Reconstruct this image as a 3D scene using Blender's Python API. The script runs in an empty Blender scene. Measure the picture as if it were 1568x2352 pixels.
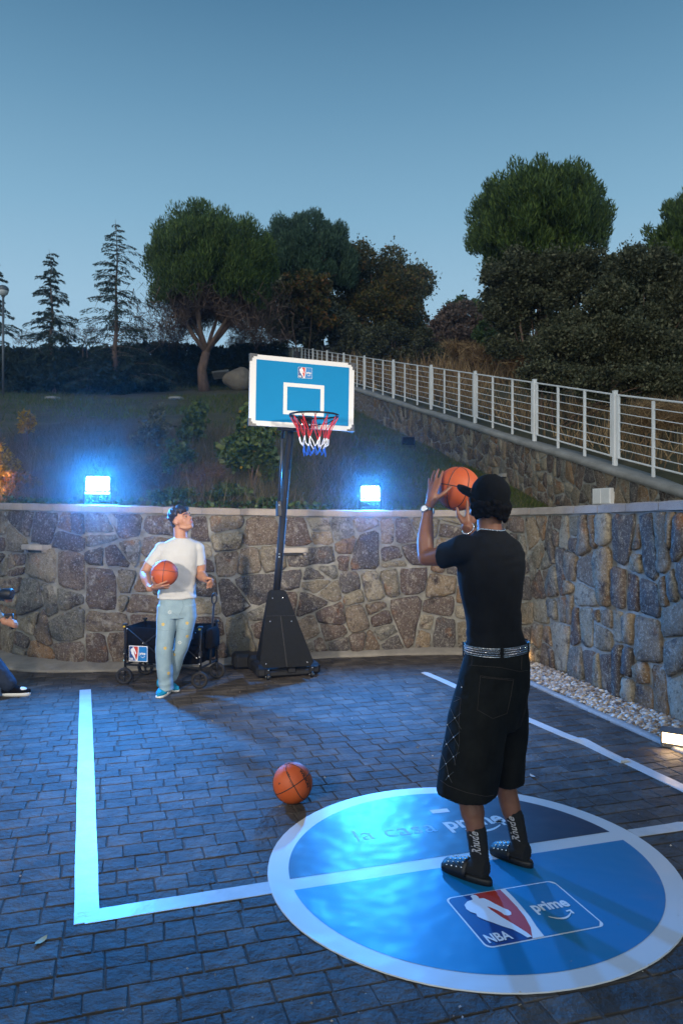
import bpy, math, random
import numpy as np
from mathutils import Vector, Matrix
from mathutils.geometry import tessellate_polygon
R = math.radians
rnd = random.Random(7)
nr = np.random.default_rng(7)
scene = bpy.context.scene
COL = scene.collection

# ------------------------------------------------------------------ camera, world, light
EYE = 1.75
HALO_DENSITY = .0017
cam_d = bpy.data.cameras.new('camera'); cam = bpy.data.objects.new('camera', cam_d); COL.objects.link(cam)
cam.location = (0, 0, EYE); cam.rotation_euler = (R(90), 0, 0)
cam_d.sensor_fit = 'VERTICAL'; cam_d.sensor_height = 36.0; cam_d.lens = 36.0*1690/2352
cam_d.clip_start = 0.05; cam_d.clip_end = 3000
cam_d.dof.use_dof = True; cam_d.dof.focus_distance = 4.6; cam_d.dof.aperture_fstop = 6.3
scene.camera = cam
scene.render.resolution_x = 682; scene.render.resolution_y = 1024
scene.view_settings.view_transform = 'Standard'; scene.view_settings.look = 'None'
scene.view_settings.exposure = 0.0; scene.view_settings.gamma = 1.0
scene.view_settings.use_curve_mapping = False
scene.cycles.max_bounces = 6; scene.cycles.volume_bounces = 0
scene.cycles.sample_clamp_indirect = 4.0

world = bpy.data.worlds.new('World'); scene.world = world; world.use_nodes = True
wn = world.node_tree.nodes; wl = world.node_tree.links
bg = wn['Background']
tc = wn.new('ShaderNodeTexCoord'); sp = wn.new('ShaderNodeSeparateXYZ'); rp = wn.new('ShaderNodeValToRGB')
wl.new(tc.outputs['Generated'], sp.inputs[0]); wl.new(sp.outputs['Z'], rp.inputs[0])
sky_stops = [(0.0, (.40, .57, .71)), (0.10, (.37, .545, .69)), (0.27, (.300, .490, .645)), (0.37, (.208, .395, .555)), (0.48, (.128, .280, .430)), (0.58, (.070, .182, .310)), (1.0, (.024, .074, .165))]
cr = rp.color_ramp
while len(cr.elements) < len(sky_stops): cr.elements.new(0.5)
for e, (p, c) in zip(cr.elements, sky_stops): e.position = p; e.color = (*c, 1)
wl.new(rp.outputs[0], bg.inputs[0]); bg.inputs[1].default_value = 1.12

def look(o, target):
    o.rotation_euler = (Vector(target)-o.location).to_track_quat('-Z', 'Y').to_euler()
def area_light(name, loc, target, power, size, col, spread=None, sy=None):
    d = bpy.data.lights.new(name, 'AREA'); d.energy = power; d.color = col; d.shape = 'RECTANGLE'
    d.size = size; d.size_y = sy or size
    if spread: d.spread = R(spread)
    o = bpy.data.objects.new(name, d); COL.objects.link(o); o.location = loc; look(o, target); return o
# the film lights of the set, standing beside and behind the photographer
area_light('film_light', (-2.6, 0.2, 2.5), (-0.6, 8.5, 1.2), 60, 0.3, (1.0, .85, .68), 62)
area_light('film_light', (2.9, 1.6, 3.3), (-0.4, 8.0, 1.6), 42, 0.3, (1.0, .88, .74), 62)

# last daylight from the bright western sky behind the photographer, very soft
sun_d = bpy.data.lights.new('sun', 'SUN'); sun_d.energy = 1.2; sun_d.angle = R(60); sun_d.color = (1.0, .90, .74)
sun = bpy.data.objects.new('sun', sun_d); COL.objects.link(sun); sun.location = (-6, -12, 12); sun.rotation_euler = (R(62), 0, R(-22))

# ------------------------------------------------------------------ picture <-> place
def G(x, y, z=0.0):
    """point of the horizontal plane z seen at pixel x, y of the 1568 x 2352 frame"""
    Y = (EYE-z)*1690/(y-1176); return Vector(((x-784)/1690*Y, Y, z))
def P(x, y, Y): return Vector(((x-784)/1690*Y, Y, EYE-(y-1176)/1690*Y))

# ------------------------------------------------------------------ mesh tools
WORLD_ORIGIN = {}
class MB:
    def __init__(s): s.v = []; s.f = []
    def add(s, V, F):
        o = len(s.v); s.v += [tuple(p) for p in V]; s.f += [tuple(i+o for i in f) for f in F]; return s
    def box(s, c, size, rot=None, taper=1.0, bev=0.0):
        hx, hy, hz = [q/2 for q in size]
        if bev <= 0:
            V = [Vector((x*hx*(taper if z > 0 else 1), y*hy*(taper if z > 0 else 1), z*hz)) for z in (-1, 1) for x, y in ((-1, -1), (1, -1), (1, 1), (-1, 1))]
            F = [(3, 2, 1, 0), (4, 5, 6, 7), (0, 1, 5, 4), (1, 2, 6, 5), (2, 3, 7, 6), (3, 0, 4, 7)]
        else:
            b = min(bev, hx*.9, hy*.9, hz*.9)
            V = []
            for zz, k in ((-hz, b), (-hz+b, 0), (hz-b, 0), (hz, b)):
                t = taper if zz > 0 else 1
                for x, y in ((-hx+k+b*(k == 0), -hy+k), (hx-k-b*(k == 0), -hy+k), (hx-k, -hy+k+b*(k == 0)), (hx-k, hy-k-b*(k == 0)), (hx-k-b*(k == 0), hy-k), (-hx+k+b*(k == 0), hy-k), (-hx+k, hy-k-b*(k == 0)), (-hx+k, -hy+k+b*(k == 0))):
                    V.append(Vector((x*t, y*t, zz)))
            F = [tuple(range(7, -1, -1)), tuple(range(24, 32))]
            for r in range(3):
                for i in range(8):
                    j = (i+1) % 8; F.append((r*8+i, r*8+j, r*8+8+j, r*8+8+i))
        M = rot if rot is not None else Matrix.Identity(3)
        c = Vector(c); return s.add([c+M @ p for p in V], F)
    def tube(s, path, rad, n=8, cap=True, closed=False):
        path = [Vector(p) for p in path]; m = len(path)
        if not hasattr(rad, '__len__'): rad = [rad]*m
        V = []; up = None
        for i, p in enumerate(path):
            if closed: t = path[(i+1) % m]-path[i-1]
            else: t = path[min(i+1, m-1)]-path[max(i-1, 0)]
            t = t.normalized() if t.length > 1e-9 else Vector((0, 0, 1))
            if up is None: up = t.orthogonal().normalized()
            up = (up-t*up.dot(t)); up = up.normalized() if up.length > 1e-6 else t.orthogonal().normalized()
            sd = t.cross(up)
            for k in range(n):
                a = 2*math.pi*k/n; V.append(p+(up*math.cos(a)+sd*math.sin(a))*rad[i])
        F = []
        for i in range(m if closed else m-1):
            j = (i+1) % m
            for k in range(n):
                l = (k+1) % n; F.append((i*n+k, i*n+l, j*n+l, j*n+k))
        if cap and not closed:
            F.append(tuple(range(n-1, -1, -1))); F.append(tuple((m-1)*n+k for k in range(n)))
        return s.add(V, F)
    def loft(s, rings, cap=True):
        n = len(rings[0]); V = [p for r in rings for p in r]; F = []
        for i in range(len(rings)-1):
            for k in range(n):
                l = (k+1) % n; F.append((i*n+k, i*n+l, (i+1)*n+l, (i+1)*n+k))
        if cap: F.append(tuple(range(n-1, -1, -1))); F.append(tuple((len(rings)-1)*n+k for k in range(n)))
        return s.add(V, F)
    def ball(s, c, r, n=12, m=8, rot=None):
        if not hasattr(r, '__len__'): r = (r, r, r)
        M = rot if rot is not None else Matrix.Identity(3); c = Vector(c)
        V = [c+M @ Vector((0, 0, -r[2]))]
        for i in range(1, m):
            t = math.pi*i/m
            for k in range(n):
                a = 2*math.pi*k/n; V.append(c+M @ Vector((math.sin(t)*math.cos(a)*r[0], math.sin(t)*math.sin(a)*r[1], -math.cos(t)*r[2])))
        V.append(c+M @ Vector((0, 0, r[2]))); F = []
        for k in range(n):
            l = (k+1) % n
            F.append((0, 1+l, 1+k)); F.append((len(V)-1, 1+(m-2)*n+k, 1+(m-2)*n+l))
            for i in range(m-2): F.append((1+i*n+k, 1+i*n+l, 1+(i+1)*n+l, 1+(i+1)*n+k))
        return s.add(V, F)
    def prism(s, poly, o, ux, uy, un, h0, h1):
        """flat outline in the frame o, ux, uy, raised from h0 to h1 along un"""
        o = Vector(o); ux = Vector(ux); uy = Vector(uy); un = Vector(un); n = len(poly)
        V = [o+ux*a+uy*b+un*h for h in (h0, h1) for a, b in poly]
        F = [tuple(range(n-1, -1, -1)), tuple(range(n, 2*n))]+[(i, (i+1) % n, n+(i+1) % n, n+i) for i in range(n)]
        return s.add(V, F)
    def sheet(s, poly, o, ux, uy):
        o = Vector(o); ux = Vector(ux); uy = Vector(uy)
        return s.add([o+ux*a+uy*b for a, b in poly], [tuple(range(len(poly)))])

def link(name, me, mat, parent, smooth, loc):
    if mat is not None and not me.materials: me.materials.append(mat)
    if smooth: me.polygons.foreach_set('use_smooth', [True]*len(me.polygons))
    me.update()
    o = bpy.data.objects.new(name, me); COL.objects.link(o)
    if parent is not None: o.parent = parent; WORLD_ORIGIN[o] = loc
    else: o.location = loc; WORLD_ORIGIN[o] = loc
    return o
def obj(name, mb, mat, parent=None, smooth=False, origin=None):
    if parent is not None: loc = WORLD_ORIGIN[parent]
    elif origin is not None: loc = Vector(origin)
    else:
        a = np.array(mb.v); loc = Vector(((a[:, 0].min()+a[:, 0].max())/2, (a[:, 1].min()+a[:, 1].max())/2, a[:, 2].min()))
    me = bpy.data.meshes.new(name); me.from_pydata([(p[0]-loc.x, p[1]-loc.y, p[2]-loc.z) for p in mb.v], [], mb.f)
    return link(name, me, mat, parent, smooth, loc)
def arr_obj(name, V, k, mat, parent=None, origin=None, smooth=False):
    """V: (n, k, 3) loose k-gons"""
    loc = WORLD_ORIGIN[parent] if parent is not None else (Vector(origin) if origin is not None else Vector((float(V[..., 0].mean()), float(V[..., 1].mean()), float(V[..., 2].min()))))
    n = len(V); me = bpy.data.meshes.new(name)
    me.vertices.add(n*k); me.loops.add(n*k); me.polygons.add(n)
    me.vertices.foreach_set('co', (V.reshape(-1, 3)-np.array(loc)).astype(np.float32).ravel())
    me.loops.foreach_set('vertex_index', np.arange(n*k, dtype=np.int32))
    me.polygons.foreach_set('loop_start', np.arange(0, n*k, k, dtype=np.int32))
    me.polygons.foreach_set('loop_total', np.full(n, k, dtype=np.int32))
    me.update(calc_edges=True)
    return link(name, me, mat, parent, smooth, loc)
def thing(name, label, cat, loc=(0, 0, 0), group=None):
    o = bpy.data.objects.new(name, None); COL.objects.link(o); o.location = loc
    o.empty_display_size = .1; WORLD_ORIGIN[o] = Vector(loc)
    return tag(o, label, cat, group)
def tag(o, label=None, cat=None, group=None, kind=None):
    if label: o['label'] = label
    if cat: o['category'] = cat
    if group: o['group'] = group
    if kind: o['kind'] = kind
    return o
def fuse(name, mb, voxel, mat, parent, smooth_it=6, fn=None, origin=None):
    """melt overlapping closed shapes into one continuous skin"""
    loc = WORLD_ORIGIN[parent] if parent is not None else Vector(origin)
    me = bpy.data.meshes.new(name); me.from_pydata([(p[0]-loc.x, p[1]-loc.y, p[2]-loc.z) for p in mb.v], [], mb.f)
    t = bpy.data.objects.new('melt', me); COL.objects.link(t)
    m = t.modifiers.new('r', 'REMESH'); m.mode = 'VOXEL'; m.voxel_size = voxel
    if smooth_it:
        m = t.modifiers.new('s', 'SMOOTH'); m.factor = .5; m.iterations = smooth_it
    dg = bpy.context.evaluated_depsgraph_get(); dg.update()
    me2 = bpy.data.meshes.new_from_object(t.evaluated_get(dg)); me2.name = name
    bpy.data.objects.remove(t); bpy.data.meshes.remove(me)
    if fn is not None:
        n = len(me2.vertices); co = np.empty(n*3, np.float32); me2.vertices.foreach_get('co', co); co = co.reshape(-1, 3)
        no = np.empty(n*3, np.float32); me2.vertices.foreach_get('normal', no); no = no.reshape(-1, 3)
        w = co+np.array(loc, dtype=np.float32)
        co = co+no*fn(w, no)[:, None]; me2.vertices.foreach_set('co', co.astype(np.float32).ravel())
    me2.materials.clear()
    return link(name, me2, mat, parent, True, loc)

# smooth value noise
_T = nr.random((64, 64, 64)).astype(np.float32)
def vnoise(p):
    p = np.asarray(p, dtype=np.float64); i = np.floor(p).astype(int); f = p-i; f = f*f*(3-2*f); r = 0
    for dx in (0, 1):
        for dy in (0, 1):
            for dz in (0, 1):
                w = (f[:, 0] if dx else 1-f[:, 0])*(f[:, 1] if dy else 1-f[:, 1])*(f[:, 2] if dz else 1-f[:, 2])
                r = r+w*_T[(i[:, 0]+dx) % 64, (i[:, 1]+dy) % 64, (i[:, 2]+dz) % 64]
    return r*2-1
def vn(x, y, z=0.0): return float(vnoise(np.array([[x, y, z]]))[0])
def sstep(a, b, x):
    t = np.clip((x-a)/(b-a), 0, 1); return t*t*(3-2*t)

# ------------------------------------------------------------------ materials
def pm(name, col, rough=.7, metal=0.0, ramp=None, nscale=8.0, detail=4.0, bump=None, spec=.5, obj_var=0.0, island_var=0.0,
       emit=None, estr=0.0, sheen=0.0, stretch=None, trans=0.0, sss=0.0, speck=None, coat=0.0, island_ramp=None):
    m = bpy.data.materials.new(name); m.use_nodes = True; nt = m.node_tree; N = nt.nodes; L = nt.links
    b = N['Principled BSDF']; b.inputs['Base Color'].default_value = (*col, 1)
    b.inputs['Roughness'].default_value = rough; b.inputs['Metallic'].default_value = metal
    b.inputs['Specular IOR Level'].default_value = spec
    if sheen: b.inputs['Sheen Weight'].default_value = sheen
    if coat: b.inputs['Coat Weight'].default_value = coat; b.inputs['Coat Roughness'].default_value = .15
    if sss: b.inputs['Subsurface Weight'].default_value = sss; b.inputs['Subsurface Radius'].default_value = (.012, .005, .003); b.inputs['Subsurface Scale'].default_value = 1.0
    t = N.new('ShaderNodeTexCoord'); src = t.outputs['Object']
    if stretch:
        mp = N.new('ShaderNodeMapping'); mp.inputs['Scale'].default_value = stretch; L.new(src, mp.inputs[0]); src = mp.outputs[0]
    out = None
    if ramp:
        nz = N.new('ShaderNodeTexNoise'); nz.inputs['Scale'].default_value = nscale; nz.inputs['Detail'].default_value = detail; nz.inputs['Roughness'].default_value = .65
        L.new(src, nz.inputs['Vector'])
        r = N.new('ShaderNodeValToRGB'); els = r.color_ramp.elements
        while len(els) < len(ramp): els.new(.5)
        for e, (p, c) in zip(els, ramp): e.position = p; e.color = (*c, 1)
        L.new(nz.outputs['Fac'], r.inputs[0]); out = r.outputs[0]
    if island_ramp:
        ge = N.new('ShaderNodeNewGeometry'); r = N.new('ShaderNodeValToRGB'); els = r.color_ramp.elements
        while len(els) < len(island_ramp): els.new(.5)
        for e, (p, c) in zip(els, island_ramp): e.position = p; e.color = (*c, 1)
        L.new(ge.outputs['Random Per Island'], r.inputs[0])
        if out is None: out = r.outputs[0]
        else:
            mx = N.new('ShaderNodeMix'); mx.data_type = 'RGBA'; mx.inputs[0].default_value = .5
            L.new(out, mx.inputs[6]); L.new(r.outputs[0], mx.inputs[7]); out = mx.outputs[2]
    if obj_var or island_var:
        if obj_var: rd = N.new('ShaderNodeObjectInfo').outputs['Random']
        else: rd = N.new('ShaderNodeNewGeometry').outputs['Random Per Island']
        mr = N.new('ShaderNodeMapRange'); q = obj_var or island_var; mr.inputs[3].default_value = 1-q; mr.inputs[4].default_value = 1+q
        L.new(rd, mr.inputs[0]); h = N.new('ShaderNodeHueSaturation')
        L.new(mr.outputs[0], h.inputs['Value'])
        if out is not None: L.new(out, h.inputs['Color'])
        else: h.inputs['Color'].default_value = (*col, 1)
        out = h.outputs[0]
    if speck:
        sc, lo, hi, c = speck
        nz = N.new('ShaderNodeTexNoise'); nz.inputs['Scale'].default_value = sc; nz.inputs['Detail'].default_value = 6; nz.inputs['Roughness'].default_value = .8
        L.new(src, nz.inputs['Vector'])
        mr = N.new('ShaderNodeMapRange'); mr.inputs[1].default_value = lo; mr.inputs[2].default_value = hi; L.new(nz.outputs['Fac'], mr.inputs[0])
        mx = N.new('ShaderNodeMix'); mx.data_type = 'RGBA'; L.new(mr.outputs[0], mx.inputs[0])
        if out is not None: L.new(out, mx.inputs[6])
        else: mx.inputs[6].default_value = (*col, 1)
        mx.inputs[7].default_value = (*c, 1); out = mx.outputs[2]
    if out is not None: L.new(out, b.inputs['Base Color'])
    if bump:
        bs, bst, bd = bump
        nz = N.new('ShaderNodeTexNoise'); nz.inputs['Scale'].default_value = bs; nz.inputs['Detail'].default_value = 5; nz.inputs['Roughness'].default_value = .6
        L.new(src, nz.inputs['Vector']); bp = N.new('ShaderNodeBump'); bp.inputs['Strength'].default_value = bst; bp.inputs['Distance'].default_value = bd
        L.new(nz.outputs['Fac'], bp.inputs['Height']); L.new(bp.outputs[0], b.inputs['Normal'])
    if emit: b.inputs['Emission Color'].default_value = (*emit, 1); b.inputs['Emission Strength'].default_value = estr
    if trans:
        tr = N.new('ShaderNodeBsdfTranslucent'); ms = N.new('ShaderNodeMixShader'); ms.inputs[0].default_value = trans
        if out is not None: L.new(out, tr.inputs[0])
        else: tr.inputs[0].default_value = (*col, 1)
        L.new(b.outputs[0], ms.inputs[1]); L.new(tr.outputs[0], ms.inputs[2]); L.new(ms.outputs[0], N['Material Output'].inputs[0])
    return m

def stone_material(name, cols, dark=1.0):
    m = bpy.data.materials.new(name); m.use_nodes = True; nt = m.node_tree; N = nt.nodes; L = nt.links
    b = N['Principled BSDF']; b.inputs['Roughness'].default_value = .85; b.inputs['Specular IOR Level'].default_value = .3
    t = N.new('ShaderNodeTexCoord').outputs['Object']; rd = N.new('ShaderNodeObjectInfo').outputs['Random']
    r = N.new('ShaderNodeValToRGB'); r.color_ramp.interpolation = 'CONSTANT'; els = r.color_ramp.elements
    while len(els) < len(cols): els.new(.5)
    for i, (e, c) in enumerate(zip(els, cols)): e.position = i/len(cols); e.color = (*[q*dark for q in c], 1)
    L.new(rd, r.inputs[0])
    def noise(sc, det, ro, off=0.0, dist=0.0):
        mp = N.new('ShaderNodeMapping'); mp.inputs['Location'].default_value = (off, off*1.7, 0); L.new(t, mp.inputs[0])
        n = N.new('ShaderNodeTexNoise'); n.inputs['Scale'].default_value = sc; n.inputs['Detail'].default_value = det
        n.inputs['Roughness'].default_value = ro; n.inputs['Distortion'].default_value = dist; L.new(mp.outputs[0], n.inputs['Vector']); return n.outputs['Fac']
    def mix(fac, a, bcol, mode='MIX'):
        mx = N.new('ShaderNodeMix'); mx.data_type = 'RGBA'; mx.blend_type = mode
        L.new(fac, mx.inputs[0]); L.new(a, mx.inputs[6])
        if isinstance(bcol, tuple): mx.inputs[7].default_value = (*bcol, 1)
        else: L.new(bcol, mx.inputs[7])
        return mx.outputs[2]
    def rng(f, lo, hi, a=0.0, bb=1.0):
        mr = N.new('ShaderNodeMapRange'); mr.inputs[1].default_value = lo; mr.inputs[2].default_value = hi
        mr.inputs[3].default_value = a; mr.inputs[4].default_value = bb; L.new(f, mr.inputs[0]); return mr.outputs[0]
    c = r.outputs[0]
    c = mix(rng(noise(5.0, 6, .7, 3.1, .6), .52, .66), c, tuple(q*dark for q in (.035, .024, .022)))      # dark weathering
    c = mix(rng(noise(7.0, 6, .75, 8.3, .4), .54, .70, 0, .8), c, tuple(q*dark for q in (.33, .30, .245)))       # pale lichen
    c = mix(rng(noise(4.0, 4, .6, 5.7), .60, .72, 0, .75), c, tuple(q*dark for q in (.20, .085, .03)))      # rust
    c = mix(rng(noise(42.0, 6, .9, 1.3), .53, .62, 0, .75), c, tuple(q*dark for q in (.40, .38, .33)))      # crystals
    c = mix(rng(noise(30.0, 6, .9, 9.9), .52, .62, 0, .8), c, tuple(q*dark for q in (.022, .018, .016)))
    L.new(c, b.inputs['Base Color'])
    bp = N.new('ShaderNodeBump'); bp.inputs['Strength'].default_value = 1.0; bp.inputs['Distance'].default_value = .022
    L.new(noise(17.0, 8, .7, 2.2), bp.inputs['Height']); L.new(bp.outputs[0], b.inputs['Normal'])
    return m

STONE_COLS = [(.125, .092, .066), (.080, .056, .046), (.20, .172, .12), (.15, .128, .092), (.058, .047, .042), (.17, .105, .055), (.25, .22, .165), (.10, .074, .060), (.12, .116, .100), (.20, .15, .095), (.072, .064, .062), (.155, .122, .088)]
M = {}
M['stone'] = stone_material('rubble_stone', STONE_COLS, 1.02)
M['mortar'] = pm('mortar', (.26, .24, .20), .9, ramp=[(.3, (.12, .116, .10)), (.55, (.215, .21, .185)), (.75, (.34, .33, .30))], nscale=7, detail=7, bump=(30, .8, .012))
M['coping'] = pm('granite_coping', (.3, .26, .24), .8, ramp=[(.35, (.235, .198, .17)), (.65, (.33, .28, .24))], nscale=3, bump=(80, .3, .004), speck=(160, .55, .62, (.10, .085, .08)), obj_var=.12)
M['footing'] = pm('concrete_footing', (.25, .23, .2), .9, ramp=[(.3, (.15, .14, .125)), (.7, (.27, .25, .215))], nscale=4, detail=8, bump=(40, .6, .01))
M['kerb'] = pm('kerb_concrete', (.3, .3, .3), .85, ramp=[(.3, (.21, .21, .205)), (.7, (.33, .33, .32))], nscale=20, detail=8, bump=(70, .6, .006))
M['brick'] = pm('stamped_paver', (.07, .066, .066), .74, ramp=[(.25, (.028, .024, .021)), (.5, (.064, .055, .048)), (.78, (.125, .108, .093))], nscale=5, detail=9, bump=(18, .9, .02), obj_var=.3, speck=(110, .62, .72, (.2, .19, .18)), spec=.3)
M['brick_far'] = pm('stamped_paver_far', (.07, .066, .066), .74, ramp=[(.25, (.028, .024, .021)), (.5, (.064, .055, .048)), (.78, (.125, .108, .093))], nscale=5, detail=9, bump=(18, .9, .02), island_var=.3, speck=(110, .62, .72, (.2, .19, .18)), spec=.3)
M['joint'] = pm('paving_joint', (.03, .026, .024), .95, ramp=[(.3, (.044, .036, .030)), (.7, (.085, .068, .055))], nscale=25, bump=(60, .5, .01))
M['white_tape'] = pm('white_vinyl_tape', (.74, .75, .75), .42, ramp=[(.3, (.44, .455, .455)), (.6, (.55, .56, .56))], nscale=5, detail=7, bump=(9, .35, .012), speck=(40, .70, .75, (.35, .34, .33)))
M['grass_soil'] = pm('bank_soil', (.03, .03, .02), .95, ramp=[(.25, (.036, .032, .016)), (.5, (.070, .066, .030)), (.7, (.115, .090, .050))], nscale=1.2, detail=9, bump=(14, 1, .05))
M['grass'] = pm('grass_blades', (.05, .08, .03), .75, island_ramp=[(.0, (.040, .070, .014)), (.5, (.080, .125, .026)), (.8, (.135, .145, .042)), (1, (.22, .18, .08))], trans=.25, spec=.2)
M['dry_grass'] = pm('dry_grass', (.13, .09, .05), .8, island_ramp=[(0, (0.1403, 0.0918, 0.0561)), (.5, (0.2805, 0.1785, 0.0918)), (1, (0.5355, 0.3697, 0.1913))], trans=.25, spec=.2)
M['mauve_grass'] = pm('faded_grass', (.1, .08, .07), .8, island_ramp=[(0, (.045, .055, .026)), (.5, (.105, .095, .055)), (1, (.21, .165, .12))], trans=.2, spec=.2)
M['white_paint'] = pm('white_paint', (.78, .78, .77), .4, bump=(40, .1, .002), ramp=[(.3, (.68, .68, .66)), (.6, (.8, .8, .79))], nscale=3, detail=6)
M['concrete'] = pm('rough_concrete', (.3, .29, .27), .9, ramp=[(.3, (.20, .195, .18)), (.7, (.33, .32, .30))], nscale=2.5, detail=9, bump=(30, .7, .012))
M['black_plastic'] = pm('black_plastic', (.008, .009, .010), .5, bump=(120, .15, .002), ramp=[(.3, (.005, .0055, .007)), (.7, (.010, .011, .013))], nscale=6)
M['black_metal'] = pm('black_metal', (.010, .011, .014), .72, spec=.3, bump=(60, .05, .001))
M['black_fabric'] = pm('black_fabric', (.005, .005, .006), .95, spec=.1, bump=(60, .5, .006), ramp=[(.3, (.0035, .0035, .0045)), (.7, (.008, .008, .010))], nscale=12)
M['black_panel'] = pm('black_panel', (.010, .012, .0145), .85, spec=.25, bump=(260, .3, .001), ramp=[(.3, (.005, .006, .0075)), (.7, (.008, .0095, .011))], nscale=30)
M['rubber'] = pm('tyre_rubber', (.012, .012, .013), .8, bump=(50, .2, .002))
M['chrome'] = pm('bright_metal', (.75, .75, .76), .18, metal=1.0)
M['leather_ball'] = pm('orange_leather', (.40, .075, .018), .55, ramp=[(.3, (.36, .062, .014)), (.7, (.46, .095, .022))], nscale=5, bump=(420, .55, .002), spec=.35)
M['ball_black'] = pm('black_rubber_channel', (.012, .011, .011), .6)
M['board_blue'] = pm('board_blue', (.0, .19, .44), .7, spec=.25, ramp=[(.3, (.0, .18, .40)), (.7, (.0, .195, .43))], nscale=3, bump=(300, .1, .001))
M['board_white'] = pm('board_white', (.62, .62, .62), .6, bump=(200, .08, .001))
M['logo_red'] = pm('print_red', (.48, .035, .02), .5)
M['logo_blue'] = pm('print_blue', (.008, .05, .20), .45)
M['logo_azure'] = pm('print_azure', (.0, .16, .42), .45)
M['logo_white'] = pm('print_white', (.74, .74, .74), .5)
M['grey_plastic'] = pm('grey_corner_plastic', (.03, .035, .045), .4)
M['red_cord'] = pm('red_cord', (.55, .02, .018), .7); M['white_cord'] = pm('white_cord', (.75, .75, .75), .7); M['blue_cord'] = pm('blue_cord', (.01, .10, .5), .7)
M['skin_dark'] = pm('brown_skin', (.115, .045, .022), .48, ramp=[(.3, (.15, .060, .032)), (.7, (.22, .095, .052))], nscale=9, bump=(90, .12, .002), sss=.05)
M['skin_light'] = pm('tan_skin', (.40, .20, .125), .5, ramp=[(.3, (.35, .165, .095)), (.7, (.42, .21, .13))], nscale=9, bump=(90, .12, .002), sss=.06)
M['black_cotton'] = pm('black_cotton', (.007, .008, .0095), .85, bump=(26, .25, .006), ramp=[(.3, (.004, .0045, .0058)), (.7, (.008, .009, .011))], nscale=14, spec=.2)
M['black_denim'] = pm('black_denim', (.008, .009, .0085), .88, bump=(60, .35, .004), ramp=[(.3, (.0055, .006, .0058)), (.7, (.012, .013, .012))], nscale=11, spec=.15)
M['stitch'] = pm('brown_stitch', (.05, .038, .030), .8)
M['silver_stitch'] = pm('grey_stitch', (.10, .10, .10), .6)
M['sock'] = pm('black_sock', (.008, .0085, .009), .95, bump=(200, .4, .002))
M['sock_letter'] = pm('grey_knit_letters', (.38, .38, .39), .85, bump=(150, .5, .002))
M['cap'] = pm('black_cap_cloth', (.0045, .0052, .006), .95, spec=.15, bump=(220, .3, .002))
M['hair'] = pm('black_hair', (.004, .0038, .0042), .85, spec=.12, bump=(120, .8, .006))
M['hair_brown'] = pm('dark_brown_hair', (.014, .009, .008), .5, bump=(90, .9, .006), stretch=(1, 1, .4))
M['white_cotton'] = pm('white_cotton', (.6, .6, .6), .85, bump=(22, .3, .008), ramp=[(.3, (.42, .43, .44)), (.7, (.475, .485, .49))], nscale=6)
M['light_denim'] = pm('washed_denim', (.27, .42, .50), .85, bump=(30, .3, .006), ramp=[(.25, (.175, .265, .325)), (.5, (.215, .315, .375)), (.8, (.27, .365, .425))], nscale=7, detail=8)
M['denim_seam'] = pm('denim_seam', (.12, .19, .23), .85); M['yellow_thread'] = pm('yellow_thread', (.65, .42, .03), .8); M['white_thread'] = pm('white_thread', (.75, .76, .72), .8)
M['teal_suede'] = pm('blue_suede', (.0, .24, .46), .75, bump=(120, .3, .003)); M['sole_white'] = pm('white_sole', (.7, .7, .68), .6)
M['dark_denim'] = pm('dark_denim', (.012, .022, .045), .85, bump=(60, .3, .004)); M['grey_knit'] = pm('grey_knit', (.17, .17, .16), .9, bump=(60, .4, .005), ramp=[(.3, (.13, .13, .12)), (.7, (.21, .21, .19))], nscale=20)
M['bark'] = pm('pine_bark', (.12, .07, .05), .9, ramp=[(.3, (.08, .050, .036)), (.7, (.24, .15, .105))], nscale=5, detail=7, bump=(12, 1, .05), stretch=(2, 2, .5))
M['twig'] = pm('bare_twigs', (.13, .075, .05), .9, island_ramp=[(0, (0.0520, 0.0338, 0.0260)), (1, (0.1820, 0.1170, 0.0884))])
M['pine'] = pm('pine_needles', (.035, .06, .018), .6, island_ramp=[(0, (.034, .058, .014)), (.6, (.085, .135, .028)), (1, (.17, .22, .045))], trans=.25, spec=.2)
M['pine_dark'] = pm('dark_pine_needles', (.02, .04, .02), .6, island_ramp=[(0, (0.0252, 0.0554, 0.0302)), (1, (0.0857, 0.1411, 0.0706))], trans=.15, spec=.25)
M['cedar'] = pm('cedar_needles', (.02, .035, .018), .65, island_ramp=[(0, (0.0165, 0.0297, 0.0198)), (1, (0.0528, 0.0759, 0.0429))], trans=.15, spec=.2)
M['hedge'] = pm('hedge_leaves', (.015, .025, .014), .7, island_ramp=[(0, (0.0091, 0.0156, 0.0104)), (1, (0.0286, 0.0416, 0.0234))], trans=.1, spec=.2)
M['oak'] = pm('holm_oak_leaves', (.04, .05, .03), .6, island_ramp=[(0, (.030, .036, .018)), (.55, (.085, .090, .044)), (.85, (.14, .14, .072)), (1, (.21, .195, .115))], trans=.2, spec=.3)
M['olive'] = pm('yellowing_leaves', (.07, .07, .03), .65, island_ramp=[(0, (.035, .042, .018)), (.5, (.095, .095, .032)), (.9, (.19, .145, .038)), (1, (.28, .125, .035))], trans=.25, spec=.2)
M['autumn'] = pm('orange_leaves', (.15, .08, .03), .65, island_ramp=[(0, (0.0650, 0.0650, 0.0260)), (.5, (0.1820, 0.1170, 0.0260)), (1, (0.2990, 0.1170, 0.0390))], trans=.25)
M['laurel'] = pm('laurel_leaves', (.06, .10, .03), .5, island_ramp=[(0, (0.0286, 0.0585, 0.0182)), (.6, (0.0650, 0.1105, 0.0338)), (1, (0.1430, 0.1820, 0.0520))], trans=.2, spec=.4)
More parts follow.
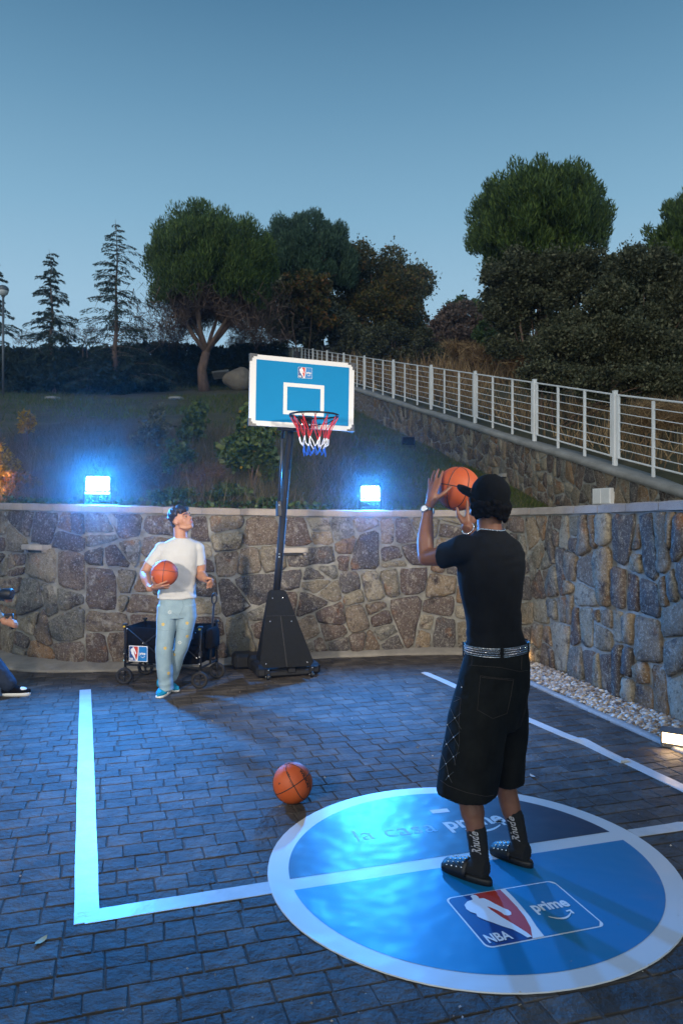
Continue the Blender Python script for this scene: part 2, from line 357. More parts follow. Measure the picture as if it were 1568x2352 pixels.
M['ivy'] = pm('ivy_leaves', (.05, .10, .03), .5, island_ramp=[(0, (.014, .035, .012)), (.7, (.045, .09, .026)), (1, (.09, .13, .035))], trans=.2)
M['yellow_leaf'] = pm('yellow_leaves', (.35, .22, .03), .6, island_ramp=[(0, (.12, .10, .02)), (.6, (.32, .21, .03)), (1, (.5, .33, .04))], trans=.3)
M['boulder'] = pm('boulder_rock', (.22, .19, .15), .9, ramp=[(.3, (.13, .11, .09)), (.7, (.28, .24, .19))], nscale=1.5, detail=9, bump=(6, 1, .06))
M['beige'] = pm('beige_stone', (.38, .33, .28), .8, ramp=[(.3, (.30, .26, .22)), (.7, (.42, .37, .32))], nscale=9, detail=7, bump=(60, .3, .004))
M['pebble'] = pm('river_pebbles', (.3, .26, .22), .7, island_ramp=[(0, (.09, .07, .06)), (.25, (.22, .18, .14)), (.5, (.33, .25, .19)), (.75, (.42, .37, .31)), (1, (.58, .54, .48))], bump=(90, .3, .004), speck=(90, .58, .7, (.12, .09, .07)))
M['gravel_bed'] = pm('gravel_bed', (.1, .08, .07), .95, ramp=[(.3, (.04, .034, .03)), (.7, (.16, .13, .11))], nscale=30, bump=(40, 1, .02))
M['led'] = pm('blue_led', (.9, .95, 1), .4, emit=(.42, .74, 1.0), estr=120)
M['led_strip'] = pm('blue_led_strip', (.9, .95, 1), .4, emit=(.2, .6, 1.0), estr=8)
M['warm_glass'] = pm('warm_lamp_glass', (.9, .85, .75), .4, emit=(1.0, .66, .32), estr=12)
M['lamp_grey'] = pm('grey_lamp_metal', (.12, .13, .14), .5, metal=.4, bump=(60, .1, .001))
M['globe'] = pm('milky_globe', (.62, .62, .60), .3, ramp=[(.3, (.5, .5, .5)), (.7, (.7, .7, .68))], nscale=3)
M['leaf_dead'] = pm('dead_leaf', (.45, .35, .14), .7, bump=(60, .4, .004)); M['leaf_red'] = pm('red_leaf', (.3, .015, .015), .7)
M['gold'] = pm('yellow_clip', (.6, .38, .02), .5)
M['diamond'] = pm('silver_stones', (.85, .86, .9), .08, metal=1.0, bump=(300, .4, .003))
M['belt'] = pm('studded_belt_leather', (.010, .011, .014), .5, bump=(150, .5, .003), speck=(150, .60, .66, (.3, .32, .36)))
M['glass_dark'] = pm('lens_glass', (.01, .01, .012), .08, coat=1.0)
M['eye'] = pm('eye_white', (.55, .53, .50), .3); M['iris'] = pm('dark_iris', (.02, .012, .008), .2); M['lip'] = pm('lip_skin', (.36, .12, .10), .5); M['teeth'] = pm('teeth', (.7, .68, .62), .3)

def decal_material(name, c, rough=.36):
    """glossy printed vinyl lying slightly uneven on the pavers"""
    m = bpy.data.materials.new(name); m.use_nodes = True; N = m.node_tree.nodes; L = m.node_tree.links
    b = N['Principled BSDF']; b.inputs['Base Color'].default_value = (*c, 1); b.inputs['Roughness'].default_value = .45
    b.inputs['Coat Weight'].default_value = .36; b.inputs['Coat Roughness'].default_value = rough; b.inputs['Coat IOR'].default_value = 1.55
    t = N.new('ShaderNodeTexCoord').outputs['Object']
    n1 = N.new('ShaderNodeTexNoise'); n1.inputs['Scale'].default_value = 3.4; n1.inputs['Detail'].default_value = 2.2; n1.inputs['Roughness'].default_value = .5; L.new(t, n1.inputs['Vector'])
    bp = N.new('ShaderNodeBump'); bp.inputs['Strength'].default_value = 1.0; bp.inputs['Distance'].default_value = .032
    L.new(n1.outputs['Fac'], bp.inputs['Height']); L.new(bp.outputs[0], b.inputs['Coat Normal'])
    return m
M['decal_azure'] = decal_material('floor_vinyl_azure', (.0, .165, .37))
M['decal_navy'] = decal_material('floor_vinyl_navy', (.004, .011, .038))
M['decal_white'] = decal_material('floor_vinyl_white', (.60, .61, .61), .4)

# ------------------------------------------------------------------ layout lines of the place
# foot of the retaining wall: X, Y, top of its coping
WALL = [(-7.5, 12.6, 1.90), (-5.6, 10.6, 1.88), (-4.17, 9.0, 1.862), (-3.51, 8.53, 1.85), (-2.95, 8.26, 1.838), (-2.38, 8.24, 1.826), (-1.63, 8.45, 1.806), (-.44, 8.85, 1.782), (.62, 9.07, 1.772),
        (1.40, 9.14, 1.776), (1.86, 8.98, 1.786), (2.15, 8.46, 1.80), (2.36, 7.6, 1.812), (2.52, 6.81, 1.828), (2.75, 5.92, 1.848), (2.98, 4.9, 1.862), (3.26, 3.6, 1.87), (3.5, 2.4, 1.87)]
def catmull(pts, step=.05):
    pts = [np.array(p, float) for p in pts]; pts = [2*pts[0]-pts[1]]+pts+[2*pts[-1]-pts[-2]]; out = []
    for i in range(1, len(pts)-2):
        a, b, c, d = pts[i-1:i+3]; n = max(2, int(np.linalg.norm(c[:2]-b[:2])/step))
        for k in range(n):
            t = k/n; out.append(.5*((2*b)+(c-a)*t+(2*a-5*b+4*c-d)*t*t+(-a+3*b-3*c+d)*t**3))
    out.append(pts[-2]); return np.array(out)
WC = catmull(WALL); _s = np.r_[0, np.cumsum(np.hypot(np.diff(WC[:, 0]), np.diff(WC[:, 1])))]; WLEN = _s[-1]
def wall_at(u):
    """point, outward normal (towards the court), coping height at arc length u"""
    x = np.interp(u, _s, WC[:, 0]); y = np.interp(u, _s, WC[:, 1]); z = np.interp(u, _s, WC[:, 2])
    u0, u1 = max(0, u-.08), min(WLEN, u+.08)
    tx = np.interp(u1, _s, WC[:, 0])-np.interp(u0, _s, WC[:, 0]); ty = np.interp(u1, _s, WC[:, 1])-np.interp(u0, _s, WC[:, 1])
    l = math.hypot(tx, ty); return Vector((x, y, 0)), Vector((ty/l, -tx/l, 0)), Vector((tx/l, ty/l, 0)), z
def yw(x):
    """Y of the wall line as a function of X"""
    return float(np.interp(x, WC[:, 0], WC[:, 1]))
def u_of_x(x): return float(np.interp(x, WC[:, 0], _s))
def ramp_y(x): return 24.3-(x-.6)/.249
def ramp_top(y): return 2.43+.2515*(y-10.9) if y > 9.3 else 2.03+.20*(y-9.3)
def ramp_x(y): return .6+(24.3-y)*.249
def bank(x, y):
    """ground height of the grass bank between the two walls"""
    xe = max(x, -1.0); pl = 1.72-.168*(xe+.4)+.2266*(y-9)
    if y > 60: pl = 1.72-.168*(xe+.4)+.2266*51+(y-60)*.05
    zc = float(np.interp(x, WC[:, 0], WC[:, 2]))-.03
    d = y-yw(x)
    if x > 2.1: d = min(d, (x-float(np.interp(-y, -WC[::-1, 1], WC[::-1, 0])))) if y < 8.46 else min(d, y-8.46+.3)
    t = float(sstep(.2, 3.2, d)); lim = ramp_top(y)-.35-.35*float(sstep(9, 13, y)) if x > ramp_x(y)-2.5 else 99
    z = zc*(1-t)+pl*t+.03*vn(x*.8, y*.8)
    return min(z, max(lim, zc)) if y < 30 else z
def upper(x, y):
    """ground height behind the white fence"""
    d = max(0, (x-ramp_x(y))*.97); yy = min(y, 60)
    return ramp_top(max(yy, 5))-.04+.10*min(d, 12)+.05*vn(x*.6, y*.6)

# ------------------------------------------------------------------ rubble masonry
def clip(poly, a, b, c):
    """keep a*x + b*y <= c"""
    out = []; n = len(poly)
    for i in range(n):
        p, q = poly[i], poly[(i+1) % n]; dp = a*p[0]+b*p[1]-c; dq = a*q[0]+b*q[1]-c
        if dp <= 0: out.append(p)
        if dp*dq < 0: t = dp/(dp-dq); out.append((p[0]+(q[0]-p[0])*t, p[1]+(q[1]-p[1])*t))
    return out
def area(p): return .5*sum(p[i][0]*p[(i+1) % len(p)][1]-p[(i+1) % len(p)][0]*p[i][1] for i in range(len(p)))
def inset(poly, g):
    out = list(poly); n = len(poly)
    for i in range(n):
        p, q = poly[i], poly[(i+1) % n]; ex, ey = q[0]-p[0], q[1]-p[1]; l = math.hypot(ex, ey)
        if l < 1e-6: continue
        nx, ny = ey/l, -ex/l; out = clip(out, nx, ny, nx*p[0]+ny*p[1]-g)
        if len(out) < 3: return []
    return out
def split(poly, target, rg, out, tall=1.0, jit=.32):
    A = area(poly)
    if A < target*rg.uniform(.45, 2.4) or A < target*.45: out.append(poly); return
    P2 = np.array(poly); P2 = P2*np.array([tall, 1.0]); c = P2.mean(0); w = np.linalg.eigh(np.cov((P2-c).T))
    ax = w[1][:, 1]; ang = math.atan2(ax[1], ax[0])
    asp = math.sqrt(max(w[0][1], 1e-9)/max(w[0][0], 1e-9))
    if asp < 1.25: ang = rg.choice([0, math.pi/2])
    ang += rg.uniform(-jit, jit); nx, ny = math.cos(ang), math.sin(ang)
    pr = P2@np.array([nx, ny]); m = pr.min()+(pr.max()-pr.min())*rg.uniform(.36, .64)
    nxx = nx*tall
    for sgn in (1, -1):
        q = clip(poly, sgn*nxx, sgn*ny, sgn*m)
        if len(q) >= 3 and area(q) > 1e-4: split(q, target, rg, out, tall, jit)
def chaikin(p):
    o = []
    for i in range(len(p)):
        a, b = p[i], p[(i+1) % len(p)]; o.append((a[0]*.92+b[0]*.08, a[1]*.92+b[1]*.08)); o.append((a[0]*.08+b[0]*.92, a[1]*.08+b[1]*.92))
    return o
def resample(p, n):
    q = np.array(p+[p[0]]); s = np.r_[0, np.cumsum(np.hypot(*np.diff(q, axis=0).T))]; t = np.linspace(0, s[-1], n+1)[:-1]
    return list(zip(np.interp(t, s, q[:, 0]), np.interp(t, s, q[:, 1])))
def stone_mesh(poly, place, rg, h, n=16, rough=.009):
    p = resample(chaikin(poly), n); cx = sum(a for a, b in p)/n; cy = sum(b for a, b in p)/n
    jt = [(a+rg.uniform(-rough, rough), b+rg.uniform(-rough, rough)) for a, b in p]
    V = [place(a, b, -.02) for a, b in jt]+[place(a, b, h*.62+rg.uniform(-.004, .004)) for a, b in jt]
    k = .88+rg.uniform(-.04, .05)
    tu, tv = rg.uniform(-.05, .05), rg.uniform(-.05, .05)
    V += [place(cx+(a-cx)*k, cy+(b-cy)*k, h*1.0+rg.uniform(-.005, .005)+(a-cx)*tu+(b-cy)*tv) for a, b in jt]+[place(cx, cy, h*1.08)]
    F = []
    for r in (0, 1):
        for i in range(n): j = (i+1) % n; F.append((r*n+i, r*n+j, (r+1)*n+j, (r+1)*n+i))
    F += [(2*n+i, 2*n+(i+1) % n, 3*n) for i in range(n)]
    mb = MB(); mb.add(V, F); return mb

rg = random.Random(21)
FOOT_Z = .075; COP = .085
wall = thing('retaining_wall', 'curved rubble stone retaining wall with granite coping closing off the court', 'wall', (0, 9, 0))
def wall_place(u, v, w):
    p, n, t, zt = wall_at(u); z = FOOT_Z-.03+(v/1.7)*(zt-COP-FOOT_Z+.03); return p+n*w+Vector((0, 0, z))
U0 = u_of_x(-5.0); U1 = u_of_x(3.2); polys = []
UR = u_of_x(2.0)
split([(U0, 0), (UR, 0), (UR, 1.7), (U0, 1.7)], .098, rg, polys, .82)
split([(UR, 0), (U1, 0), (U1, 1.7), (UR, 1.7)], .085, rg, polys, 1.45, .25)
# mortar body
mb = MB(); us = np.arange(0, WLEN, .12); nu = len(us); V = []; F = []
for u in us:
    p, n, t, zt = wall_at(u); top = zt-COP
    for w, z in ((0, 0), (0, .35), (0, .7), (0, 1.05), (0, 1.4), (0, top), (-.30, top), (-.30, 0)): V.append(p+n*(w+(.010*vn(u*3, z*3) if w == 0 else 0))+Vector((0, 0, min(z, top))))
for i in range(nu-1):
    for k in range(8): l = (k+1) % 8; F.append((i*8+k, (i+1)*8+k, (i+1)*8+l, i*8+l))
mb.add(V, F); obj('mortar_body', mb, M['mortar'], wall, True)
polys.sort(key=lambda p: min(a for a, b in p)); ns = 0
for p in polys:
    q = inset(p, rg.uniform(.006, .018))
    if len(q) < 3 or area(q) < .0022: continue
    uc = sum(a for a, b in q)/len(q)
    obj('stone', stone_mesh(q, wall_place, rg, rg.choice([.014, .022, .03, .042, .056])), M['stone'], wall, True); ns += 1
print('wall stones', ns)
# coping blocks
u = u_of_x(-5.4); nb = 0
while u < U1+.3:
    L = rg.uniform(.40, .54); mb = MB(); k = 5; rings = []
    off = rg.uniform(-.004, .004); zo = rg.uniform(-.003, .003)
    for i in range(k):
        uu = u+.004+(L-.008)*i/(k-1); p, n, t, zt = wall_at(uu); b = .006 if i in (0, k-1) else 0
        rings.append([p+n*(.035+off-b)+Vector((0, 0, zt-COP+.006+zo)), p+n*(.035+off)+Vector((0, 0, zt-COP+.012+zo)), p+n*(.035+off)+Vector((0, 0, zt-.012+zo-b)), p+n*(.023+off)+Vector((0, 0, zt+zo-b)), p+n*(-.26+off)+Vector((0, 0, zt+zo-b)), p+n*(-.26+off)+Vector((0, 0, zt-COP+zo))])
    mb.loft(rings); obj('coping_stone', mb, M['coping'], wall); u += L; nb += 1
# mortar in the coping joints
mb = MB(); rings = []
for uu in np.arange(u_of_x(-5.4), U1+.3, .15):
    p, n, t, zt = wall_at(uu); rings.append([p+n*.027+Vector((0, 0, zt-COP+.002)), p+n*.027+Vector((0, 0, zt-.010)), p+n*(-.25)+Vector((0, 0, zt-.010)), p+n*(-.25)+Vector((0, 0, zt-COP+.002))])
mb.loft(rings); obj('coping_mortar', mb, M['mortar'], wall)
# concrete footing along the back part: inner line = wall, outer line on the paving
OUT = [(-4.6, 8.75), (-3.6, 8.12), (-3.1, 8.02), (-2.3, 8.1), (-1.5, 8.32), (-.40, 8.74), (.6, 8.96), (1.40, 9.03), (1.70, 8.98)]
OC = catmull([(a, b, 0) for a, b in OUT], .12); mb = MB(); rings = []
for x, y, _ in OC:
    Y2 = yw(x)+.02; hgt = FOOT_Z+.02*vn(x*2, 1)
    rings.append([(x, y, -.01), (x, y, .018), (x, y+.02, .028), (x, y+(Y2-y)*.55, .06), (x, Y2, hgt), (x, Y2+.05, hgt), (x, Y2+.05, -.01)])
mb.loft(rings); obj('footing', mb, M['footing'], wall, True)
# stone lamp hoods set in the wall
for (x0, x1, y0, y1, Yd) in ((58, 131, 1249, 1264, 8.52), (628, 703, 1256, 1271, 8.78)):
    uu = u_of_x(((x0+x1)/2-784)/1690*Yd); p, n, t, zt = wall_at(uu); c = P((x0+x1)/2, (y0+y1)/2, Yd); wd = (x1-x0)/1690*Yd
    rot = Matrix((t, -n, Vector((0, 0, 1)))).transposed()
    th = thing('wall_light', 'beige stone step light set in the wall %s' % ('near the left end of it' if x0 < 300 else 'behind the hoop pole'), 'wall light', (p.x, p.y, c.z-.04), 'step lights set in the rubble wall')
    mb = MB().box(p+n*.055+Vector((0, 0, c.z)), (wd, .14, .062), rot, bev=.008); obj('hood', mb, M['beige'], th)
    mb = MB().box(p+n*.03+Vector((0, 0, c.z-.045)), (wd*.8, .06, .03), rot, bev=.003); obj('lamp_slot', mb, M['black_plastic'], th)
    for sg in (-1, 1): obj('bracket', MB().box(p+n*.05+t*(sg*wd*.42)+Vector((0, 0, c.z-.042)), (.03, .08, .026), rot), M['beige'], th)

# ------------------------------------------------------------------ paved court
BA = R(16.9); bu = Vector((math.cos(BA), math.sin(BA), 0)); bv = Vector((-math.sin(BA), math.cos(BA), 0))
court = obj('paved_ground', MB().add([(-30, -20, -.0055), (30, -20, -.0055), (30, 9.6, -.0055), (-30, 9.6, -.0055)], [(0, 1, 2, 3)]), M['joint'], origin=(0, 0, 0)); tag(court, 'grey stamped paving of the court in running courses', 'ground', kind='structure')
def kerb_x(y): return 1.877+(7.52-y)*.262
def paved(p):
    if p.y > 8.98 or p.y < 1.9: return False
    if p.x > kerb_x(p.y)+.06: return False
    xe = float(np.interp(p.x, OC[:, 0], OC[:, 1])) if p.x < 1.7 else 8.9
    return p.y < xe+.02
bricks = []; v = -1.5; row = 0
while v < 10.5:
    hgt = rg.choice([.122, .13, .136, .14]); uu = -7+rg.uniform(0, .25)
    while uu < 7:
        L = rg.choice([.125, .155, .17, .18, .195, .21])
        c = bu*(uu+L/2)+bv*(v+hgt/2)
        if paved(c) and abs(c.x) < .47*c.y+.45: bricks.append((c.length, uu, v, L, hgt))
        uu += L
    v += hgt; row += 1
bricks.sort(key=lambda t: t[0])
def brick_geo(uu, v, L, h, rg):
    g = .0032; z = rg.uniform(-.0018, .0012); tx, ty = rg.uniform(-.006, .006), rg.uniform(-.006, .006)
    cs = []; e = .004
    for a, b in ((uu+g, v+g), (uu+L*.5, v+g), (uu+L-g, v+g), (uu+L-g, v+h-g), (uu+L*.5, v+h-g), (uu+g, v+h-g)): cs.append((a+rg.uniform(-e, e), b+rg.uniform(-e, e)))
    cu, cv = uu+L/2, v+h/2; V = []
    for k, zz in ((1.0, -.007), (.985, -.0022), (.93, 0)):
        for a, b in cs:
            aa = cu+(a-cu)*(1 if k == 1 else (1-(1-k)*.06/L*1.6)); bb = cv+(b-cv)*(1 if k == 1 else (1-(1-k)*.06/h*1.6))
            p = bu*aa+bv*bb; V.append((p.x, p.y, zz+(z+(aa-cu)*tx+(bb-cv)*ty if zz > -.007 else 0)))
    F = [(r*6+i, r*6+(i+1) % 6, r*6+6+(i+1) % 6, r*6+6+i) for r in (0, 1) for i in range(6)]+[tuple(range(12, 18))]
    return V, F
far = MB()
for i, (d, uu, v, L, h) in enumerate(bricks):
    V, F = brick_geo(uu, v, L, h, rg)
    if i < 300: obj('brick', MB().add(V, F), M['brick'], court)
    else: far.add(V, F)
tag(obj('paver_field', far, M['brick_far'], court), 'stamped pavers farther off, as one field', None, kind='stuff')
print('bricks', len(bricks))

# kerb, gravel bed and pebbles along the right wall
kerb = MB(); rings = []
for y in np.arange(1.5, 8.9, .25):
    x = kerb_x(y)+(.0 if y < 7.6 else -(y-7.6)*.12)+.008*vn(y*3, 2); w = .075+.012*vn(y*2, 5)
    rings.append([(x, y, -.01), (x+.004, y, .016), (x+.012, y, .024), (x+w-.01, y, .024), (x+w, y, .014), (x+w, y, -.01)])
kerb.loft(rings); tag(obj('kerb', kerb, M['kerb'], None, True), 'narrow concrete kerb between the paving and the pebble bed', 'kerb', kind='structure')
bed = MB(); V = []; F = []; ys = np.arange(1.5, 9.0, .2)
def wx(y): return float(np.interp(-y, -WC[::-1, 1][:60*6], WC[::-1, 0][:60*6])) if y < 8.9 else 1.9
_rw = WC[WC[:, 0] > 1.86]
def right_wall_x(y): return float(np.interp(y, _rw[::-1, 1], _rw[::-1, 0]))
for y in ys: V += [(kerb_x(y)+.05, y, .002), (right_wall_x(y)+.06, y, .03)]
for i in range(len(ys)-1): F.append((2*i, 2*i+1, 2*i+3, 2*i+2))
tag(obj('gravel_bed', bed.add(V, F), M['gravel_bed'], origin=(2.4, 5, 0)), 'earth bed under the pebbles', 'ground', kind='structure')
# pebbles: squashed octahedra with a cut crown
def pebbles(n, rgn):
    base = []; F = []
    k = 6
    for zz, rr in ((-.5, .6), (.15, 1.0), (.72, .62)):
        for i in range(k): a = 2*math.pi*(i+.5*(zz > .5))/k; base.append((math.cos(a)*rr, math.sin(a)*rr, zz))
    base.append((0, 0, .95)); base = np.array(base)
    F = [(r*k+i, r*k+(i+1) % k, r*k+k+(i+1) % k, r*k+k+i) for r in (0, 1) for i in range(k)]+[(12+i, 12+(i+1) % k, 18) for i in range(k)]
    ys = 2.2+6.7*rgn.random(n)**.9
    x0 = np.array([kerb_x(y)+.085 for y in ys]); x1 = np.array([right_wall_x(y)-.005 for y in ys]); t = rgn.random(n); xs = x0+(x1-x0)*t
    ok = x1 > x0; xs, ys, t = xs[ok], ys[ok], t[ok]; n = len(xs)
    s = .013+.017*rgn.random(n)**1.5; V = []
    ang = rgn.random(n)*6.28; ca, sa = np.cos(ang), np.sin(ang); ax = .75+.5*rgn.random(n); hz = .45+.35*rgn.random(n)
    lay = rgn.random(n)
    B = np.repeat(base[None], n, 0)*(1+.12*(rgn.random((n, len(base), 1))-.5))
    X = B[..., 0]*(s*ax)[:, None]; Yb = B[..., 1]*(s/ax)[:, None]; Z = B[..., 2]*(s*hz)[:, None]
    tl = (rgn.random(n)-.5)*.9; Z = Z+X*tl[:, None]
    px = X*ca[:, None]-Yb*sa[:, None]+xs[:, None]; py = X*sa[:, None]+Yb*ca[:, None]+ys[:, None]
    pz = Z+(.012+.03*t+.022*lay)[:, None]
    V = np.stack([px, py, pz], -1).reshape(-1, 3); FF = []
    for i in range(n): o = i*19; FF += [tuple(q+o for q in f) for f in F]
    return V, FF
V, F = pebbles(9000, np.random.default_rng(3))
me = bpy.data.meshes.new('gravel'); me.from_pydata(V.tolist(), [], F); g = link('gravel', me, M['pebble'], None, True, Vector((0, 0, 0)))
tag(g, 'mixed beige, brown and white river pebbles along the right wall', 'gravel', kind='stuff')

# ------------------------------------------------------------------ grass bank and the ground beyond the fence
def sheet_grid(name, xs, rowf, hf, mat, label, colr=None):
    V = []; F = []; n = None
    for x in xs:
        col = rowf(x); n = len(col)
        for y in col: V.append((x, y, hf(x, y)))
    for i in range(len(xs)-1):
        for j in range(n-1): F.append((i*n+j, (i+1)*n+j, (i+1)*n+j+1, i*n+j+1))
    o = obj(name, MB().add(V, F), mat, None, True, origin=(0, 0, 0)); return tag(o, label, 'ground', kind='structure')
def bank_rows(x):
    a = yw(x)+.20 if x < 2.2 else yw(x-.20); b = 80 if x < .6-(80-24.3)*.249 else max(a+.02, ramp_y(x)+.2)
    b = min(b, 80.0); t = np.linspace(0, 1, 70)**2.2; return a+(b-a)*t
xs = list(-48+(-8+48)*np.linspace(0, 1, 26)[:-1]**.6)+list(np.arange(-8, 1.9, .22))+list(np.arange(1.9, 3.4, .06))+[3.6, 3.9, 4.2, 4.5]
sheet_grid('grass_bank', xs, bank_rows, bank, M['grass_soil'], 'dark grass bank rising behind the retaining wall')
def upper_rows(x):
    a = max(ramp_y(x)-.02, 0) if x > -13 else 80
    b = 80.0; t = np.linspace(0, 1, 50)**2.0; return a+(b-a)*t
xs = list(np.arange(-13, -4, 1.0))+list(np.arange(-4, 8, .4))+list(np.arange(8, 46, 4.0))
sheet_grid('upper_ground', xs, upper_rows, upper, M['grass_soil'], 'dry ground beyond the white fence')

# ------------------------------------------------------------------ ramp wall with its stones and coping
rw = thing('ramp_wall', 'sloping rubble stone wall with concrete top under the white fence', 'wall', (3.2, 13, 2.0))
rdir = Vector((.249, -1, 0)).normalized(); rn = Vector((-rdir.y, rdir.x, 0))*-1
if rn.x > 0: rn = -rn
RL = math.hypot(.249, 1)
def ramp_pt(y, w, z): return Vector((ramp_x(y), y, 0))+rn*w+Vector((0, 0, z))
Y0, Y1 = 8.3, 33.0
mb = MB(); rings = []
for y in np.arange(Y0, Y1, .5):
    zt = ramp_top(y)-.09; zb = bank(ramp_x(y)-.3, y)-.4
    rings.append([ramp_pt(y, .0, zb), ramp_pt(y, .0, (zb+zt)/2), ramp_pt(y, .0, zt), ramp_pt(y, -.34, zt), ramp_pt(y, -.34, zb)])
mb.loft(rings); obj('mortar_body', mb, M['mortar'], rw)
mb = MB(); rings = []
for y in np.arange(Y0, Y1, .25):
    zt = ramp_top(y); e = .012*vn(y*2, 3)
    rings.append([ramp_pt(y, .045+e, zt-.10), ramp_pt(y, .05+e, zt-.02), ramp_pt(y, .02, zt), ramp_pt(y, -.38, zt+.01), ramp_pt(y, -.40, zt-.14)])
mb.loft(rings); obj('concrete_top', mb, M['concrete'], rw, True)
polys = []; split([(0, 0), ((Y1-Y0), 0), ((Y1-Y0), 1.0), (0, 1.0)], .050, rg, polys, 1.25, .4)
def ramp_place(a, b, w):
    y = Y0+a; zt = ramp_top(y)-.10; return ramp_pt(y, w, zt-(1.0-b)*1.02+.0)
keep = []
for p in polys:
    q = inset(p, rg.uniform(.008, .016))
    if len(q) < 3 or area(q) < .002: continue
    yc = Y0+sum(a for a, b in q)/len(q); bc = max(b for a, b in q)
    if ramp_place(yc-Y0, bc, 0).z < bank(ramp_x(yc)-.1, yc)-.08: continue
    keep.append((yc, q))
keep.sort(key=lambda t: t[0])
for yc, q in keep[:300]: obj('stone', stone_mesh(q, ramp_place, rg, rg.uniform(.008, .024), 11), M['stone'], rw, True)
if len(keep) > 300:
    mb = MB()
    for yc, q in keep[300:]: t = stone_mesh(q, ramp_place, rg, .015, 9); mb.add(t.v, t.f)
    tag(obj('far_stones', mb, M['stone'], rw), kind='stuff')
print('ramp stones', len(keep))

# ------------------------------------------------------------------ white fence on the ramp wall
fence = thing('white_fence', 'long white metal railing stepping down the sloping stone wall', 'fence', (3.2, 13, 2.6))
FO = .16  # set back from the face
posts = [37.2, 34.9, 32.4, 29.7, 27.0, 24.3, 21.3, 18.35, 15.8, 13.3, 10.95, 8.4]
def fp(y, z): return ramp_pt(y, -FO, ramp_top(y)+z)
FH = 1.08; upr = Vector((0, 0, 1)); frot = Matrix((rdir, rn, upr)).transposed()
for i, y in enumerate(posts):
    obj('post', MB().box(fp(y, FH/2), (.062, .062, FH+.06), frot, bev=.006), M['white_paint'], fence)
    mb = MB().box(fp(y, FH+.035), (.066, .066, .012), frot, bev=.003); obj('post_cap', mb, M['white_paint'], fence)
for i in range(len(posts)-1):
    ya, yb = posts[i], posts[i+1]; L = ya-yb
    for k, f in enumerate((.055/L*1.5, 1/3., 2/3., 1-.055/L*1.5)):
        y = ya-L*f; lo = -.0 if k in (1, 2) else .13
        c0 = fp(y, lo); c1 = fp(y, FH-.03); obj('upright', MB().box((c0+c1)/2, (.034, .034, (c1-c0).z), frot), M['white_paint'], fence)
    for z, r in ((FH-.02, .014), (.13, .014)):
        obj('rail', MB().tube([fp(ya-.05, z), fp(yb+.05, z)], r, 6), M['white_paint'], fence)
    for k in range(6):
        z = .13+(FH-.15)*(k+1)/7.; a, b = fp(ya-.09, z), fp(yb+.09, z); md = (a+b)/2+Vector((0, 0, rg.uniform(-.012, .004)))
        obj('wire', MB().tube([a, md, b], .0065, 5), M['white_paint'], fence)

# ------------------------------------------------------------------ vegetation
def unit(v): return v/np.maximum(np.linalg.norm(v, axis=-1, keepdims=True), 1e-9)
def leaves(C, size, nr, aspect=.5, dirs=None, spread=.8, quad=True):
    """one small pointed leaf (diamond) at each centre"""
    n = len(C); d = nr.normal(size=(n, 3))
    if dirs is not None: d = dirs+d*spread
    d = unit(d); e = unit(np.cross(d, nr.normal(size=(n, 3)))); sz = (size*(.6+.8*nr.random(n)))[:, None]
    if quad: return np.stack([C-d*sz*.5, C+e*sz*aspect*.5, C+d*sz*.5, C-e*sz*aspect*.5], 1)
    return np.stack([C-d*sz*.5+e*sz*aspect*.5, C-d*sz*.5-e*sz*aspect*.5, C+d*sz*.5], 1)
def in_blobs(blobs, n, nr, shell=.55):
    """points gathered in the outer part of ellipsoids (cx, cy, cz, rx, ry, rz)"""
    B = np.array(blobs, float); w = B[:, 3]*B[:, 4]+B[:, 4]*B[:, 5]; idx = nr.choice(len(B), n, p=w/w.sum()); b = B[idx]
    d = unit(nr.normal(size=(n, 3))); r = (shell+(1-shell)*nr.random(n)**.6)[:, None]
    return b[:, :3]+d*r*b[:, 3:], d
def limb(mb, a, b, r0, r1, rg, bend=.12, n=5, sides=6):
    a, b = Vector(a), Vector(b); L = (b-a).length; off = Vector((rg.uniform(-1, 1), rg.uniform(-1, 1), rg.uniform(-.4, .6)))*L*bend
    mb.tube([a+(b-a)*t+off*math.sin(t*math.pi)+Vector((rg.uniform(-1, 1), rg.uniform(-1, 1), 0))*L*.015 for t in [i/n for i in range(n+1)]], [r0+(r1-r0)*i/n for i in range(n+1)], sides)

